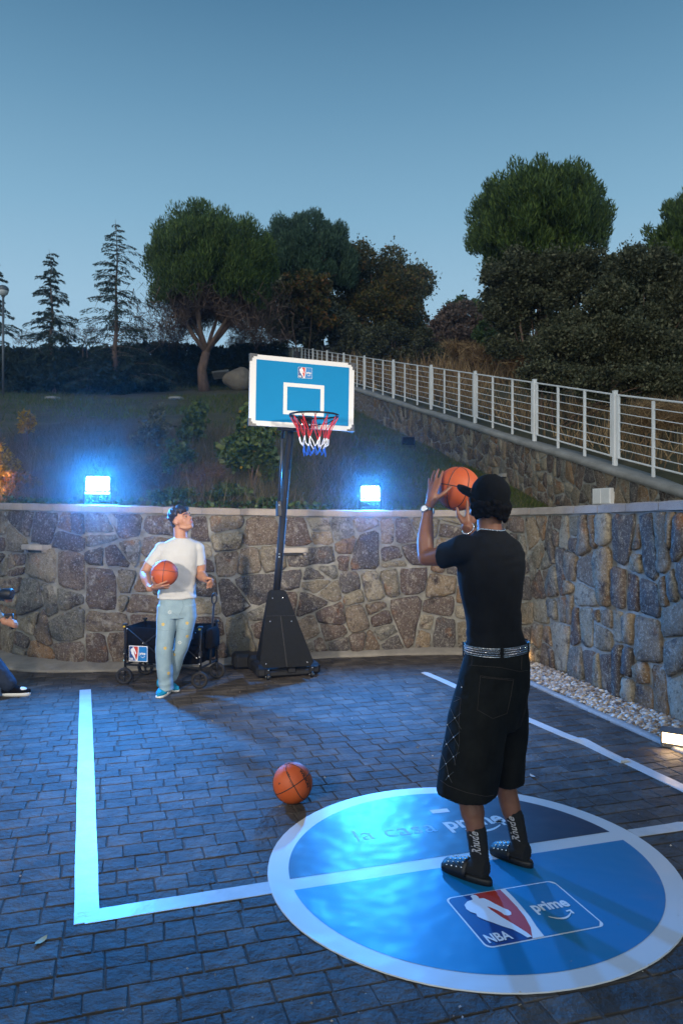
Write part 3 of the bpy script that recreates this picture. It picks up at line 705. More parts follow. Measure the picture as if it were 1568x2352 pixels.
def umbrella_pine(name, base, trunkpts, cc, cr, n, seed, label, mat='pine', tuft=.20, forks=7, twigs=0, group=None, clumps=130, cut=-.35):
    rgp = random.Random(seed); nrp = np.random.default_rng(seed)
    t = thing(name, label, 'tree', base, group)
    cc = Vector(cc); cl = []
    for i in range(clumps):
        while True:
            d = Vector((rgp.gauss(0, 1), rgp.gauss(0, 1), rgp.gauss(0, 1))).normalized()
            if d.z > cut: break
        q = rgp.uniform(.62, .93) if rgp.random() < .8 else rgp.uniform(.3, .6)
        c = cc+Vector((d.x*cr[0], d.y*cr[1], d.z*cr[2]))*q; s = rgp.uniform(.10, .165)*(cr[0]+cr[2])/2*1.25
        cl.append((c.x, c.y, c.z, s*.9, s*.9, s*rgp.uniform(.9, 1.3)))
    C, d = in_blobs(cl, n, nrp, .25)
    up = unit(d*.5+np.array([0, 0, 1.3])+.35*unit(C-np.array(cc)))
    arr_obj('crown', leaves(C, np.full(n, tuft), nrp, .20, up, .38), 4, M[mat], t)
    mb = MB(); b = Vector(base); tp = [b]+[Vector(p) for p in trunkpts[:-1]]; r0 = trunkpts[-1]
    mb.tube(tp, [r0*(1.25 if i == 0 else 1-.35*i/len(tp)) for i in range(len(tp))], 9); obj('trunk', mb, M['bark'], t, True)
    fork = tp[-1]
    for i in range(forks):
        a = 2*math.pi*i/forks+rgp.uniform(-.3, .3)
        e = cc+Vector((math.cos(a)*cr[0]*.62, math.sin(a)*cr[1]*.62, cr[2]*rgp.uniform(-.25, .4)))
        mb = MB(); limb(mb, fork, e, r0*.5, r0*.12, rgp); m_ = fork.lerp(e, .55)
        for k in range(3): limb(mb, m_, m_+Vector((rgp.uniform(-1, 1)*cr[0]*.4, rgp.uniform(-1, 1)*cr[1]*.4, rgp.uniform(.1, .9)*cr[2]*.6)), r0*.22, r0*.06, rgp, n=3, sides=5)
        obj('limb', mb, M['bark'], t, True)
    if twigs:
        tx = nrp.normal(0, .44, twigs); C = np.array(cc)+np.stack([tx*cr[0], nrp.normal(0, .35, twigs)*cr[1]+.5, (-.30-(.22+.42*np.minimum(1, np.abs(tx)*1.6))*nrp.random(twigs))*cr[2]], -1)
        arr_obj('bare_twigs', leaves(C, np.full(twigs, .6), nrp, .05, np.repeat([[0, 0, -.7]], twigs, 0), .7, False), 3, M['twig'], t)
    return t

def bushy(name, label, blobs, n, size, mat, seed, cat='tree', stems=None, base=None, group=None, shell=.5, aspect=.55, upb=.3, sub=24, second=None):
    """broad-leaved crown of many small clumps"""
    rgb = random.Random(seed); nrb = np.random.default_rng(seed)
    if base is None:
        b0 = blobs[0]; base = (b0[0], b0[1], min(b[2]-b[5] for b in blobs))
    t = thing(name, label, cat, base, group); cl = []
    for (x, y, z, rx, ry, rz) in blobs:
        for k in range(sub):
            d = Vector((rgb.gauss(0, 1), rgb.gauss(0, 1), rgb.gauss(0, 1))).normalized(); q = rgb.uniform(.40, .98); s = rgb.uniform(.17, .38)
            cl.append((x+d.x*rx*q, y+d.y*ry*q, z+d.z*rz*q, rx*s, ry*s, rz*s))
    C, d = in_blobs(cl, n, nrb, shell); jit = (nrb.random(n) < .20)[:, None]*nrb.normal(size=(n, 3))*np.mean([c[3] for c in cl])*.42; C = C+jit
    up = unit(d+np.array([0, 0, upb])); arr_obj('foliage', leaves(C, np.full(n, size), nrb, aspect, up, .9), 4, M[mat], t)
    if second:
        m2, n2 = second; C, d = in_blobs(cl, n2, nrb, .8); arr_obj('turning_leaves', leaves(C, np.full(n2, size*1.1), nrb, aspect, d, .9), 4, M[m2], t)
    rs = stems or 4
    for k in range(rs):
        bl = blobs[k % len(blobs)]; mb = MB(); e = Vector((bl[0]+rgb.uniform(-.3, .3)*bl[3], bl[1]+rgb.uniform(-.3, .3)*bl[4], bl[2]+.2*bl[5]))
        w = max(.008, .035*bl[3]); limb(mb, Vector(base)+Vector((rgb.uniform(-.1, .1), rgb.uniform(-.1, .1), -.05))*bl[3], e, w, w*.35, rgb, .1, 4, 5)
        obj('stem', mb, M['bark'], t, True)
    return t

def cedar(base, h, w, seed, label, n=9000, group=None):
    rgc = random.Random(seed); nrc = np.random.default_rng(seed); b = Vector(base)
    t = thing('cedar_tree', label, 'tree', base, group); C = []; D = []
    mb = MB(); mb.tube([b+Vector((0, 0, h*k/8))+Vector((rgc.uniform(-1, 1), rgc.uniform(-1, 1), 0))*.012*h*(k > 0) for k in range(9)], [.017*h*(1-k/8.3) for k in range(9)], 7); obj('trunk', mb, M['bark'], t, True)
    z = .06*h
    while z < h*.975:
        f = z/h; L = w*(1-f)**.80*(.85+.22*math.sin(f*17))+.09*w
        for k in range(5 if f < .8 else 4):
            a = rgc.uniform(0, 6.283); l = L*rgc.uniform(.35, 1.35); dz = l*rgc.uniform(-.05, .22)
            e = Vector((math.cos(a), math.sin(a), 0)); p0 = b+Vector((0, 0, z)); pts = [p0+e*l*s+Vector((0, 0, dz*math.sin(s*2.2)-.22*l*s*s)) for s in (0, .35, .7, 1)]
            br = MB(); br.tube(pts, [.0035*h*(1-f)+.006, .012, .008, .004], 4); obj('branch', br, M['bark'], t)
            m = max(6, int(n*(l/w)/(h*8)*.46)); s = nrc.random(m)**.6
            P_ = np.array([list(pts[0].lerp(pts[1], min(1, q/.35)) if q < .35 else (pts[1].lerp(pts[2], (q-.35)/.35) if q < .7 else pts[2].lerp(pts[3], (q-.7)/.3))) for q in s])
            side = np.array([-math.sin(a), math.cos(a), 0]); sw = (nrc.random(m)-.5)*l*.36*np.minimum(1, 1.5*(1.15-s)); hang = nrc.random(m)**2*.09*(.4+l)
            C.append(P_+side*sw[:, None]-np.array([0, 0, 1])*hang[:, None]); D.append(np.array(e)[None]*.7+side*np.sign(sw)[:, None]*.7+np.array([0, 0, -.55]))
        z += h*rgc.uniform(.022, .036)
    C = np.concatenate(C); D = np.concatenate(D)
    arr_obj('crown', leaves(C, np.full(len(C), .15), nrc, .22, D, .35), 4, M['cedar'], t); return t

def gz(x, y): return bank(x, y) if x < ramp_x(y) else upper(x, y)
# tall conifers at the left edge of the garden
def at(x, Y): return (x-784)/1690*Y
for (xd, top, Y, w, sd, lab) in ((118, 572, 30, 1.6, 5, 'smaller pointed cedar standing at the left in front of the hedge'), (268, 503, 30, 2.2, 6, 'taller pointed cedar left of the umbrella pine'), (-14, 560, 31, 1.15, 8, 'cedar cut off by the left edge of the picture beside the lamp post')):
    x = at(xd, Y); b = gz(x, Y); cedar((x, Y, b), EYE+(1176-top)/1690*Y-b, w, sd, lab, 16000, 'cedars in front of the hedge')
# umbrella pines
Y = 31.5; x = at(470, Y); b = gz(x, Y)
umbrella_pine('umbrella_pine', (x, Y, b-.1), [(x-.12, Y, b+.9), (x+.08, Y, b+1.7), .22], P(484, 630, Y), (2.85, 2.5, 2.95), 85000, 17, 'broad round umbrella pine with forked trunk rising behind the backboard', forks=9, twigs=9000, clumps=330, cut=-.45)
mb = None
Y = 39.0; x = at(705, Y); b = gz(x, Y)
umbrella_pine('dark_pine', (x, Y, b-.1), [(x, Y, b+2), (x+.1, Y, b+4), .2], P(705, 612, Y), (2.75, 2.2, 2.9), 60000, 12, 'darker pine with ragged top growing right of the broad umbrella pine', 'pine_dark', .24, clumps=150)
Y = 26.0; x = at(1240, Y); b = gz(x, Y)
umbrella_pine('umbrella_pine', (x, Y, b-.1), [(x+.1, Y, b+2.2), (x-.05, Y, b+3.4), .24], P(1236, 512, Y), (2.62, 2.4, 2.0), 75000, 13, 'large round umbrella pine standing alone against the sky at the right', clumps=300, cut=-.75)
Y = 24.0; x = at(1610, Y); b = gz(x, Y)
umbrella_pine('umbrella_pine', (x, Y, b-.1), [(x+.1, Y, b+2), (x-.05, Y, b+3), .22], P(1618, 560, Y), (1.95, 1.9, 2.1), 42000, 14, 'umbrella pine cut off by the right edge of the picture', clumps=190, cut=-.75)
# yellowing trees in the middle
def blob(xd, yd, Y, rpx, rpy=None, ry=None):
    p = P(xd, yd, Y); rx = rpx/1690*Y; rz = (rpy or rpx)/1690*Y; return (p.x, p.y, p.z, rx, ry or rx, rz)
def planted(*a, **k):
    bl = a[2]; x, y = bl[0][0], bl[0][1]; return bushy(*a, base=(x, y, gz(x, y)-.05), **k)
planted('leafy_tree', 'loose yellowing tree with orange tips in the middle behind the fence', [blob(870, 655, 40, 95, 85), blob(935, 665, 40, 66, 75), blob(815, 615, 41, 55, 60), blob(900, 740, 40, 105, 75), blob(800, 710, 40, 70, 80)], 70000, .15, 'olive', 31, stems=6, second=('autumn', 2600))
planted('slender_tree', 'slender young tree with pale trunk and orange leaves left of the yellowing tree', [blob(700, 655, 35, 62, 32), blob(715, 700, 35, 42, 30), blob(745, 745, 35, 35, 22)], 3600, .18, 'olive', 32, stems=2, second=('autumn', 1100))
planted('leafy_tree', 'low dark tree mass under the dark pine behind the fence', [blob(760, 740, 37, 80, 75), blob(645, 720, 38, 80, 80), blob(830, 780, 36, 70, 50)], 42000, .20, 'oak', 33, stems=5)
planted('grey_shrub', 'rounded grey green shrub above the fence in the middle', [blob(900, 788, 29, 58, 42), blob(965, 800, 29, 60, 42), blob(860, 800, 29, 40, 30)], 22000, .10, 'oak', 34, 'shrub', stems=5)
planted('red_shrub', 'dark reddish brown scrub mass on the skyline in the gap between the trees', [blob(1060, 725, 36, 60, 34), blob(1115, 735, 36, 46, 34), blob(1050, 765, 35, 80, 36), blob(1120, 770, 35, 70, 36), blob(1005, 760, 36, 40, 34)], 15000, .17, 'twig', 35, 'shrub', stems=5, second=('autumn', 40))
planted('small_pine', 'small green pine top peeping over the reddish shrub', [blob(1062, 700, 39, 42, 16)], 1500, .17, 'pine', 36, 'tree', stems=2)
# holm oaks on the right
planted('holm_oak', 'dark holm oak under the large umbrella pine', [blob(1230, 650, 22, 115, 75), blob(1170, 635, 22, 75, 55), blob(1320, 640, 22, 95, 75), blob(1230, 740, 22, 110, 85), blob(1150, 700, 22, 50, 48)], 80000, .10, 'oak', 41, stems=6)
planted('holm_oak', 'holm oak with paler leaves in front at the right behind the fence', [blob(1385, 765, 16.5, 120, 98), blob(1320, 800, 16.5, 100, 80), blob(1450, 820, 16.5, 110, 80), blob(1270, 850, 17, 80, 50), blob(1395, 700, 16.5, 70, 55)], 95000, .075, 'oak', 42, stems=6)
planted('holm_oak', 'dark holm oak filling the right edge below the cut off pine', [blob(1500, 655, 19, 105, 90), blob(1440, 620, 20, 70, 50), blob(1560, 740, 18, 100, 100), blob(1540, 840, 17, 100, 60)], 80000, .09, 'oak', 43, stems=6)
planted('holm_oak', 'low dark oak scrub close behind the fence at the right', [blob(1270, 870, 14.5, 90, 32), blob(1400, 885, 13.5, 100, 34), blob(1520, 880, 13, 90, 36)], 30000, .065, 'oak', 44, 'shrub', stems=6)
planted('green_bush', 'small green bush among dry brush between the shrub and the oaks', [blob(1150, 790, 24, 45, 34), blob(1115, 765, 25, 35, 26)], 3500, .12, 'laurel', 45, 'shrub', stems=4)
# brown brush on the slope behind the fence
def brush(name, label, n, xr, yr, h, mat, seed, dens=None, size=None, lean=.45, hf=None, aspect=.05):
    g = np.random.default_rng(seed); X = xr[0]+(xr[1]-xr[0])*g.random(n); Yv = yr[0]+(yr[1]-yr[0])*g.random(n)
    if dens is not None: k = dens(X, Yv) > g.random(n); X, Yv = X[k], Yv[k]
    Z = np.array([hf(a, b) for a, b in zip(X, Yv)]); m = len(X); hh = h*(.5+g.random(m)); d = np.stack([g.normal(0, lean, m), g.normal(0, lean, m), np.ones(m)], -1); d = unit(d)
    B = np.stack([X, Yv, Z-.01], -1); e = unit(np.cross(d, g.normal(size=(m, 3)))); w = (hh*aspect)[:, None]
    V = np.stack([B-e*w, B+e*w, B+d*hh[:, None]], 1); o = arr_obj(name, V, 3, M[mat], None, origin=(0, 0, 0)); return tag(o, label, 'grass', kind='stuff')
def clumpy(s, th, seed=0.0):
    return lambda X, Yv: np.clip((vnoise(np.stack([X*s+seed, Yv*s, X*0+seed], -1))-th)*2.2+.35, 0, 1)
def right_of(X, Yv): return (X > .6+(24.3-Yv)*.249+.45).astype(float)
brush('dry_brush', 'tall dry brown grass and brush on the slope beyond the fence', 26000, (1.5, 13), (8.5, 30), .42, 'dry_grass', 51, lambda X, Y: right_of(X, Y)*clumpy(.7, -.2, 5)(X, Y), hf=upper, lean=.35, aspect=.02)
brush('dry_brush', 'dry brown grass higher up the slope', 12000, (-3, 14), (22, 42), .7, 'dry_grass', 52, lambda X, Y: right_of(X, Y), hf=upper, lean=.35, aspect=.03)
planted('dry_bush', 'tangled brown dry bush beyond the fence below the skyline gap', [blob(1120, 815, 24, 60, 28), blob(1060, 800, 26, 45, 26), blob(1190, 830, 22, 40, 24)], 4500, .38, 'dry_grass', 53, 'shrub', stems=4, aspect=.045, upb=1.2)
planted('dry_bush', 'brown dry bush just behind the fence at the far right', [blob(1480, 960, 12.2, 60, 34), blob(1560, 955, 12, 50, 34)], 2600, .34, 'dry_grass', 54, 'shrub', stems=4, aspect=.022, upb=1.6)
# hedge and the scrub below it
nrh = np.random.default_rng(61)
hedge = thing('tall_hedge', 'long dark clipped hedge along the left horizon behind the cedars', 'hedge', (at(250, 33.5), 33.5, gz(at(250, 33.5), 33.5)))
n = 26000; X = at(-160, 34)+(at(660, 34)-at(-160, 34))*nrh.random(n); Yv = 34.0+.9*nrh.random(n); zb = np.array([bank(a, 33.6) for a in X]); top = EYE+(1176-(785+14*vnoise(np.stack([X*.35, X*0, X*0], -1))))/1690*33.8
Z = zb+(top-zb)*nrh.random(n)**.75; arr_obj('foliage', leaves(np.stack([X, Yv, Z], -1), np.full(n, .22), nrh, .5), 4, M['hedge'], hedge)
mb = MB(); zb_ = gz(at(250, 34), 33.9); mb.box((at(250, 34), 34.6, (zb_+9.1)/2-.15), (at(660, 34)-at(-160, 34), .5, 9.1-zb_)); obj('inner_growth', mb, M['hedge'], hedge)
planted('bare_scrub', 'bare brown scrub with red leaves above the hedge between the cedars', [blob(200, 772, 33, 60, 20), blob(60, 775, 33, 40, 16), blob(330, 775, 33, 50, 24), blob(400, 770, 33, 40, 26)], 1500, .30, 'twig', 62, 'shrub', stems=6, aspect=.06, second=('autumn', 170))
planted('bare_scrub', 'fine bare bushes between the umbrella pine and the fence end', [blob(560, 790, 36, 70, 26), blob(630, 790, 36, 60, 30)], 4200, .30, 'twig', 63, 'shrub', stems=6, aspect=.06)
# dark low limbs of the cedars touching the ground
for k, (xd, Y) in enumerate(((125, 29.5), (265, 29.5), (40, 30.5), (200, 31), (330, 31))):
    planted('low_conifer', 'low dark conifer skirt under the cedars by the hedge, %s' % ('leftmost', 'below the smaller cedar', 'between the two cedars', 'below the taller cedar', 'nearest the umbrella pine')[[2, 0, 1, 3, 4].index(k) if k in (0, 1, 2, 3, 4) else 0], [blob(xd, 862, Y, 62, 42)], 4200, .19, 'hedge', 64+k, 'shrub', stems=2)
# shrubs on the bank
def shrub(name, label, cx, cy, Y, rx, ry, n, size, mat, seed, **k):
    return bushy(name, label, [blob(cx, cy, Y, rx, ry), blob(cx-rx*.3, cy+ry*.35, Y, rx*.7, ry*.6), blob(cx+rx*.35, cy-ry*.2, Y, rx*.6, ry*.6)], n, size, mat, seed, 'shrub', base=(at(cx, Y), Y, gz(at(cx, Y), Y)-.03), **k)
shrub('laurel_bush', 'bushy broad leaved laurel with bare stems left of the hoop pole', 578, 1020, 10.6, 66, 78, 3800, .095, 'laurel', 71, stems=6, second=('yellow_leaf', 60))
shrub('laurel_bush', 'smaller dim laurel bush left of the bigger one', 445, 965, 13.5, 38, 62, 1300, .085, 'laurel', 72, stems=4)
shrub('laurel_bush', 'dark small leaved shrub in the middle of the bank', 350, 990, 13.0, 46, 70, 1500, .075, 'oak', 73, stems=4)
shrub('yellow_sapling', 'thin sapling with a few yellow leaves at the left of the bank', 62, 970, 14.0, 22, 28, 260, .10, 'yellow_leaf', 74, stems=2)
shrub('orange_bush', 'yellow and orange bush lit warm at the left end of the wall top', 2, 1085, 10.2, 50, 66, 3600, .055, 'yellow_leaf', 75, stems=5)
shrub('orange_bush', 'low brownish bush beside the yellow one on the wall top', 45, 1110, 10.0, 40, 36, 1200, .055, 'autumn', 76, stems=4)
shrub('ivy_patch', 'clump of ivy trailing at the wall top below the laurel', 520, 1130, 9.3, 55, 22, 900, .055, 'ivy', 77, stems=3)
shrub('ivy_patch', 'ivy patch on the wall top just right of the first floodlight', 395, 1135, 9.1, 60, 18, 700, .05, 'ivy', 78, stems=3)
shrub('ivy_patch', 'strip of small ivy leaves behind the coping left of the pole', 610, 1150, 9.25, 40, 9, 260, .05, 'ivy', 79, stems=2)
shrub('laurel_bush', 'dim leafy bush on the bank between the dark bush and the big laurel', 405, 1050, 11.2, 40, 46, 1500, .07, 'laurel', 87, stems=4)
shrub('dry_shrub', 'brownish dry shrub on the bank right of the first floodlight', 330, 1085, 10.4, 46, 40, 1500, .10, 'mauve_grass', 88, stems=4, aspect=.10)
shrub('bare_shrub', 'thin bare brown shrub near the coping behind the man in white', 470, 1090, 9.8, 50, 38, 900, .16, 'twig', 80, stems=5, aspect=.04)
# grass on the bank
def bank_ok(X, Yv):
    return ((X < .6+(24.3-Yv)*.249-.05) & (Yv > np.interp(X, WC[:, 0], WC[:, 1])+.24)).astype(float)
brush('lawn', 'short green grass of the bank right of the hoop', 78000, (-.9, 4.3), (9, 16.5), .050, 'grass', 81, lambda X, Y: bank_ok(X, Y)*clumpy(.8, -.6, 1)(X, Y), hf=bank, lean=.6, aspect=.07)
brush('lawn', 'green grass in the shadow along the ramp wall', 30000, (.2, 4.4), (9, 24), .085, 'grass', 82, lambda X, Y: bank_ok(X, Y)*(X > .6+(24.3-Y)*.249-2.2), hf=bank, lean=.5, aspect=.06)
brush('rough_grass', 'rough faded grass on the left part of the bank', 52000, (-7, .8), (8.6, 19), .13, 'mauve_grass', 83, lambda X, Y: bank_ok(X, Y)*clumpy(1.1, -.25, 3)(X, Y), hf=bank, lean=.5, aspect=.022)
brush('far_grass', 'dim grass on the upper part of the bank', 30000, (-16, 1.5), (17, 36), .16, 'grass', 84, lambda X, Y: bank_ok(X, Y)*clumpy(.5, -.3, 6)(X, Y), hf=bank, lean=.55, aspect=.06)
brush('tall_weeds', 'taller pale weeds standing on the left bank', 9000, (-5.5, -.9), (8.8, 13), .38, 'mauve_grass', 85, lambda X, Y: bank_ok(X, Y)*clumpy(1.3, .1, 9)(X, Y), hf=bank, lean=.35, aspect=.008)
brush('tall_weeds', 'tangled brownish weeds and dry stalks across the left bank', 26000, (-7, .2), (9.2, 17), .30, 'mauve_grass', 86, lambda X, Y: bank_ok(X, Y)*clumpy(.9, .0, 4)(X, Y), hf=bank, lean=.6, aspect=.012)
# ivy leaves creeping along the coping
gi = np.random.default_rng(91); n = 700; X = -4.4+4.3*gi.random(n); Yv = np.array([yw(a) for a in X])+.24+.30*gi.random(n)**1.5; Z = np.array([bank(a, b) for a, b in zip(X, Yv)])+.02+.10*gi.random(n)
tag(arr_obj('ivy_leaves', leaves(np.stack([X, Yv, Z], -1), np.full(n, .055), gi, .8), 4, M['ivy'], None, origin=(0, 0, 0)), 'small ivy leaves creeping along the back of the coping', 'ivy', kind='stuff')

# boulder, slab, covers and the lamp post
rb = random.Random(5); Y = 32.; p = P(548, 868, Y)
mb = MB().ball((p.x, p.y, p.z-.05), (.62, .55, .46), 16, 10)
mb.v = [(x+.16*vn(x*2.1, y*1.6, z*2.1), y, z+.16*vn(x*2.3+9, y, z*2)-.12*max(0, x-p.x)) for x, y, z in mb.v]
tag(obj('boulder', mb, M['boulder'], None, True), 'big rounded tan boulder lying left of the backboard on the bank', 'boulder')
p = P(508, 860, 33.5); tag(obj('concrete_slab', MB().box(p, (.75, .45, .10), Matrix.Rotation(R(-7), 3, 'Y')@Matrix.Rotation(R(-30), 3, 'X')), M['concrete']), 'pale concrete slab leaning beside the umbrella pine trunk', 'slab')
for xd, yd, Yv, lab in ((122, 908, 27, 'pale flat irrigation cover in the grass at the left'), (405, 907, 27, 'pale flat irrigation cover in the grass near the umbrella pine')):
    x = at(xd, Yv); z = bank(x, Yv); mb = MB(); mb.tube([(x, Yv, z-.02), (x, Yv, z+.06)], [.30, .27], 16); tag(obj('irrigation_cover', mb, M['concrete']), lab, 'cover', 'irrigation covers in the grass')
Y = 28.5; x = at(8, Y); zb = gz(x, Y); lt = thing('garden_lamp_post', 'thin garden lamp post with a milky globe at the left edge', 'lamp post', (x, Y, zb))
zg = EYE+(1176-668)/1690*Y; obj('post', MB().tube([(x, Y, zb-.1), (x, Y, zg-.2)], .045, 10), M['lamp_grey'], lt, True)
obj('globe', MB().ball((x, Y, zg), (.20, .20, .20), 18, 12), M['globe'], lt, True)
obj('globe_cap', MB().ball((x, Y, zg+.05), (.212, .212, .17), 18, 12), M['lamp_grey'], lt, True); obj('collar', MB().tube([(x, Y, zg-.24), (x, Y, zg-.16)], [.06, .09], 12), M['lamp_grey'], lt)

# ------------------------------------------------------------------ print: letters and emblems
def text2d(body, bold=0.0, shear=0.0, space=1.0):
    c = bpy.data.curves.new('t', 'FONT'); c.body = body; c.size = 1; c.offset = bold; c.shear = shear; c.space_character = space; c.resolution_u = 3; c.fill_mode = 'FRONT'
    o = bpy.data.objects.new('t', c); COL.objects.link(o); dg = bpy.context.evaluated_depsgraph_get(); dg.update()
    me = bpy.data.meshes.new_from_object(o.evaluated_get(dg)); V = [(v.co.x, v.co.y) for v in me.vertices]; F = [tuple(p.vertices) for p in me.polygons]
    bpy.data.objects.remove(o); bpy.data.curves.remove(c); bpy.data.meshes.remove(me); return np.array(V), F
def put_text(mb, body, fn, w, bold=0.0, shear=0.0, h=None, space=1.0):
    """letters scaled to width w (and height h), mapped by fn(a, b) -> point"""
    V, F = text2d(body, bold, shear, space); V = V-np.array([V[:, 0].min(), 0]); k = w/V[:, 0].max(); ky = k if h is None else h/V[:, 1].max()
    mb.add([fn(a*k, b*ky) for a, b in V], F)
def arc_arrow(w, h, th):
    """smile shaped arrow, a in 0..w, b down to -h"""
    up = []; lo = []
    for i in range(15):
        t = i/14; a = w*t; b = -h*math.sin(math.pi*(t*.92+.04))**.9; k = th*(.35+.65*math.sin(math.pi*min(1, t*.8+.15)))
        up.append((a, b+k*.5)); lo.append((a, b-k*.5))
    return up, lo
SIL = [(.237, .035), (.262, .05), (.268, .09), (.262, .125), (.30, .135), (.325, .20), (.345, .28), (.372, .36), (.385, .40), (.40, .43), (.405, .48), (.39, .525), (.36, .535), (.335, .51), (.33, .455), (.315, .40), (.285, .33), (.265, .30), (.272, .38), (.285, .45), (.30, .54), (.325, .64), (.352, .76), (.375, .87), (.385, .955), (.345, .955), (.325, .87), (.295, .78), (.245, .70), (.20, .61), (.155, .53), (.125, .455), (.135, .40), (.105, .35), (.092, .285), (.105, .20), (.15, .145), (.205, .125), (.21, .09), (.212, .05)]
def rrect(x0, y0, x1, y1, r, rt=(1, 1, 1, 1)):
    out = []
    for (cx, cy, a0, k) in ((x1-r, y1-r, 0, rt[0]), (x0+r, y1-r, 90, rt[1]), (x0+r, y0+r, 180, rt[2]), (x1-r, y0+r, 270, rt[3])):
        if k: out += [(cx+r*math.cos(R(a0+22.5*i)), cy+r*math.sin(R(a0+22.5*i))) for i in range(5)]
        else: out.append((cx+(r if a0 in (0, 270) else -r), cy+(r if a0 in (0, 90) else -r)))
    return out
def emblem(parent, o, ux, uy, W, H, step, azure='logo_azure', white='logo_white'):
    """league emblem beside the word mark; o = top left corner, ux right, uy down"""
    o = Vector(o); ux = Vector(ux).normalized(); uy = Vector(uy).normalized(); n = -ux.cross(uy)
    def f(l): return lambda a, b: o+ux*(a*W)+uy*(b*H)+n*(l*step)
    def poly(name, pts, l, m):
        tri = tessellate_polygon([[Vector((a, b, 0)) for a, b in pts]])
        obj(name, MB().add([f(l)(a, b) for a, b in pts], [tuple(t) for t in tri]), M[m], parent)
    ar = W/H; e = .013; ey = e*ar; r = .055
    def rr(x0, y0, x1, y1, rt): return [(a, b*ar) for a, b in rrect(x0, y0/ar, x1, y1/ar, r, rt)]
    poly('emblem_border', rr(0, 0, 1, 1, (1, 1, 1, 1)), 1, white)
    poly('emblem_blue', rr(e, ey, .47, 1-ey, (0, 1, 1, 0)), 2, 'logo_blue')
    poly('emblem_azure', [(.54, ey)]+[(1-e-.04, ey), (1-e, ey+.05*ar), (1-e, 1-ey-.05*ar), (1-e-.04, 1-ey), (.475, 1-ey), (.49, .8), (.515, .62), (.53, .42), (.54, .2)], 2, azure)
    poly('emblem_divider', [(.49, ey), (.54, ey), (.54, .2), (.53, .42), (.515, .62), (.49, .8), (.475, 1-ey), (.375, 1-ey), (.44, .8), (.475, .6), (.49, .4), (.495, .2)], 3, white)
    poly('emblem_red', [(.25, ey), (.495, ey), (.495, .2), (.49, .4), (.475, .6), (.44, .8), (.38, .97), (.33, .82), (.30, .7), (.26, .5), (.24, .3), (.27, .12)], 4, 'logo_red')
    # silhouette cut into convex-friendly strips
    poly('player_silhouette', SIL, 5, white)
    mb = MB(); put_text(mb, 'NBA', lambda a, b: f(5)(.045+a, .925-b), .20, .03, 0, .145); obj('letters', mb, M[white], parent)
    mb = MB(); put_text(mb, 'prime', lambda a, b: f(4)(.59+a, .55-b), .32, .035, 0, .17); obj('letters', mb, M[white], parent)
    up, lo = arc_arrow(.20, .10, .035); pts = up+lo[::-1]
    mb = MB(); m = len(up); V = [f(4)(.65+a, .66-b*.9) for a, b in up]+[f(4)(.65+a, .66-b*.9) for a, b in lo]
    mb.add(V, [(i, m+i, m+i+1, i+1) for i in range(m-1)]); mb.add([f(4)(a, b) for a, b in ((.825, .625), (.872, .615), (.872, .70), (.855, .70), (.852, .645), (.825, .65))], [(0, 1, 2, 3, 4, 5)])
    obj('smile_arrow', mb, M[white], parent)

# ------------------------------------------------------------------ vinyl circle on the paving
CC = Vector((.635, 3.668, 0)); Z0 = .0045
decal = thing('floor_decal', 'big round blue and white vinyl circle laid on the pavers under the shooting player', 'floor decal', (CC.x, CC.y, 0))
def dpt(a, b, z): return CC+bu*a+bv*b+Vector((0, 0, z))
N = 72; disc = [(1.0+.004*vn(math.cos(6.283*i/N)*3, math.sin(6.283*i/N)*3, 7)) for i in range(N)]
mb = MB(); V = [dpt(disc[i]*math.cos(6.28318*i/N), disc[i]*math.sin(6.28318*i/N), .0005) for i in range(N)]+[dpt(disc[i]*math.cos(6.28318*i/N)*.997, disc[i]*math.sin(6.28318*i/N)*.997, Z0) for i in range(N)]
mb.add(V, [(i, (i+1) % N, N+(i+1) % N, N+i) for i in range(N)]+[tuple(range(N, 2*N))]); obj('white_circle', mb, M['decal_white'], decal)
off = .04; hw = .053; ri = .896
def seg(sgn):
    b0 = off+sgn*hw; a0 = math.asin(b0/ri); pts = []
    if sgn > 0: an = np.linspace(a0, math.pi-a0, 50)
    else: an = np.linspace(math.pi-a0, 2*math.pi+a0, 50)
    return [(ri*math.cos(t), ri*math.sin(t)) for t in an]
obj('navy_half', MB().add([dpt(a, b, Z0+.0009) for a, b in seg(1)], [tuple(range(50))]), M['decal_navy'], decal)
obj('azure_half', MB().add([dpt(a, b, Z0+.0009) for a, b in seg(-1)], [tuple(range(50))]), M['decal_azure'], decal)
tl = G(1020.3, 2066.6); tr = G(1269.5, 2026); bl = G(1119.7, 2183)
emblem(decal, Vector((tl.x, tl.y, Z0+.0009)), bu, -bv, .558, .40, .0007, 'decal_azure')
def words(p0, p1, s, bold, h, m):
    p0 = Vector(p0); u = (Vector(p1)-p0); w = u.length; u.normalize(); vv = Vector((-u.y, u.x, 0))
    mb = MB(); put_text(mb, s, lambda a, b: p0+u*a+vv*b, w, bold, 0, h); obj('letters', mb, m, decal); return u, vv
pz = Z0+.0016
faint = pm('thin_print', (.30, .50, .72), .5)
a = G(822, 1934); b = G(1006, 1911); a.z = b.z = pz; words(a, b, 'la casa', -.006, .13, faint)
a = G(1030, 1907); b = G(1163, 1889); a.z = b.z = pz; u_, v_ = words(a, b, 'prime', .03, .125, M['logo_white'])
up, lo = arc_arrow(.215, .055, .022); m_ = len(up); q0 = a+u_*.085-v_*.02; mb = MB()
mb.add([q0+u_*x+v_*y for x, y in up]+[q0+u_*x+v_*y for x, y in lo], [(i, m_+i, m_+i+1, i+1) for i in range(m_-1)])
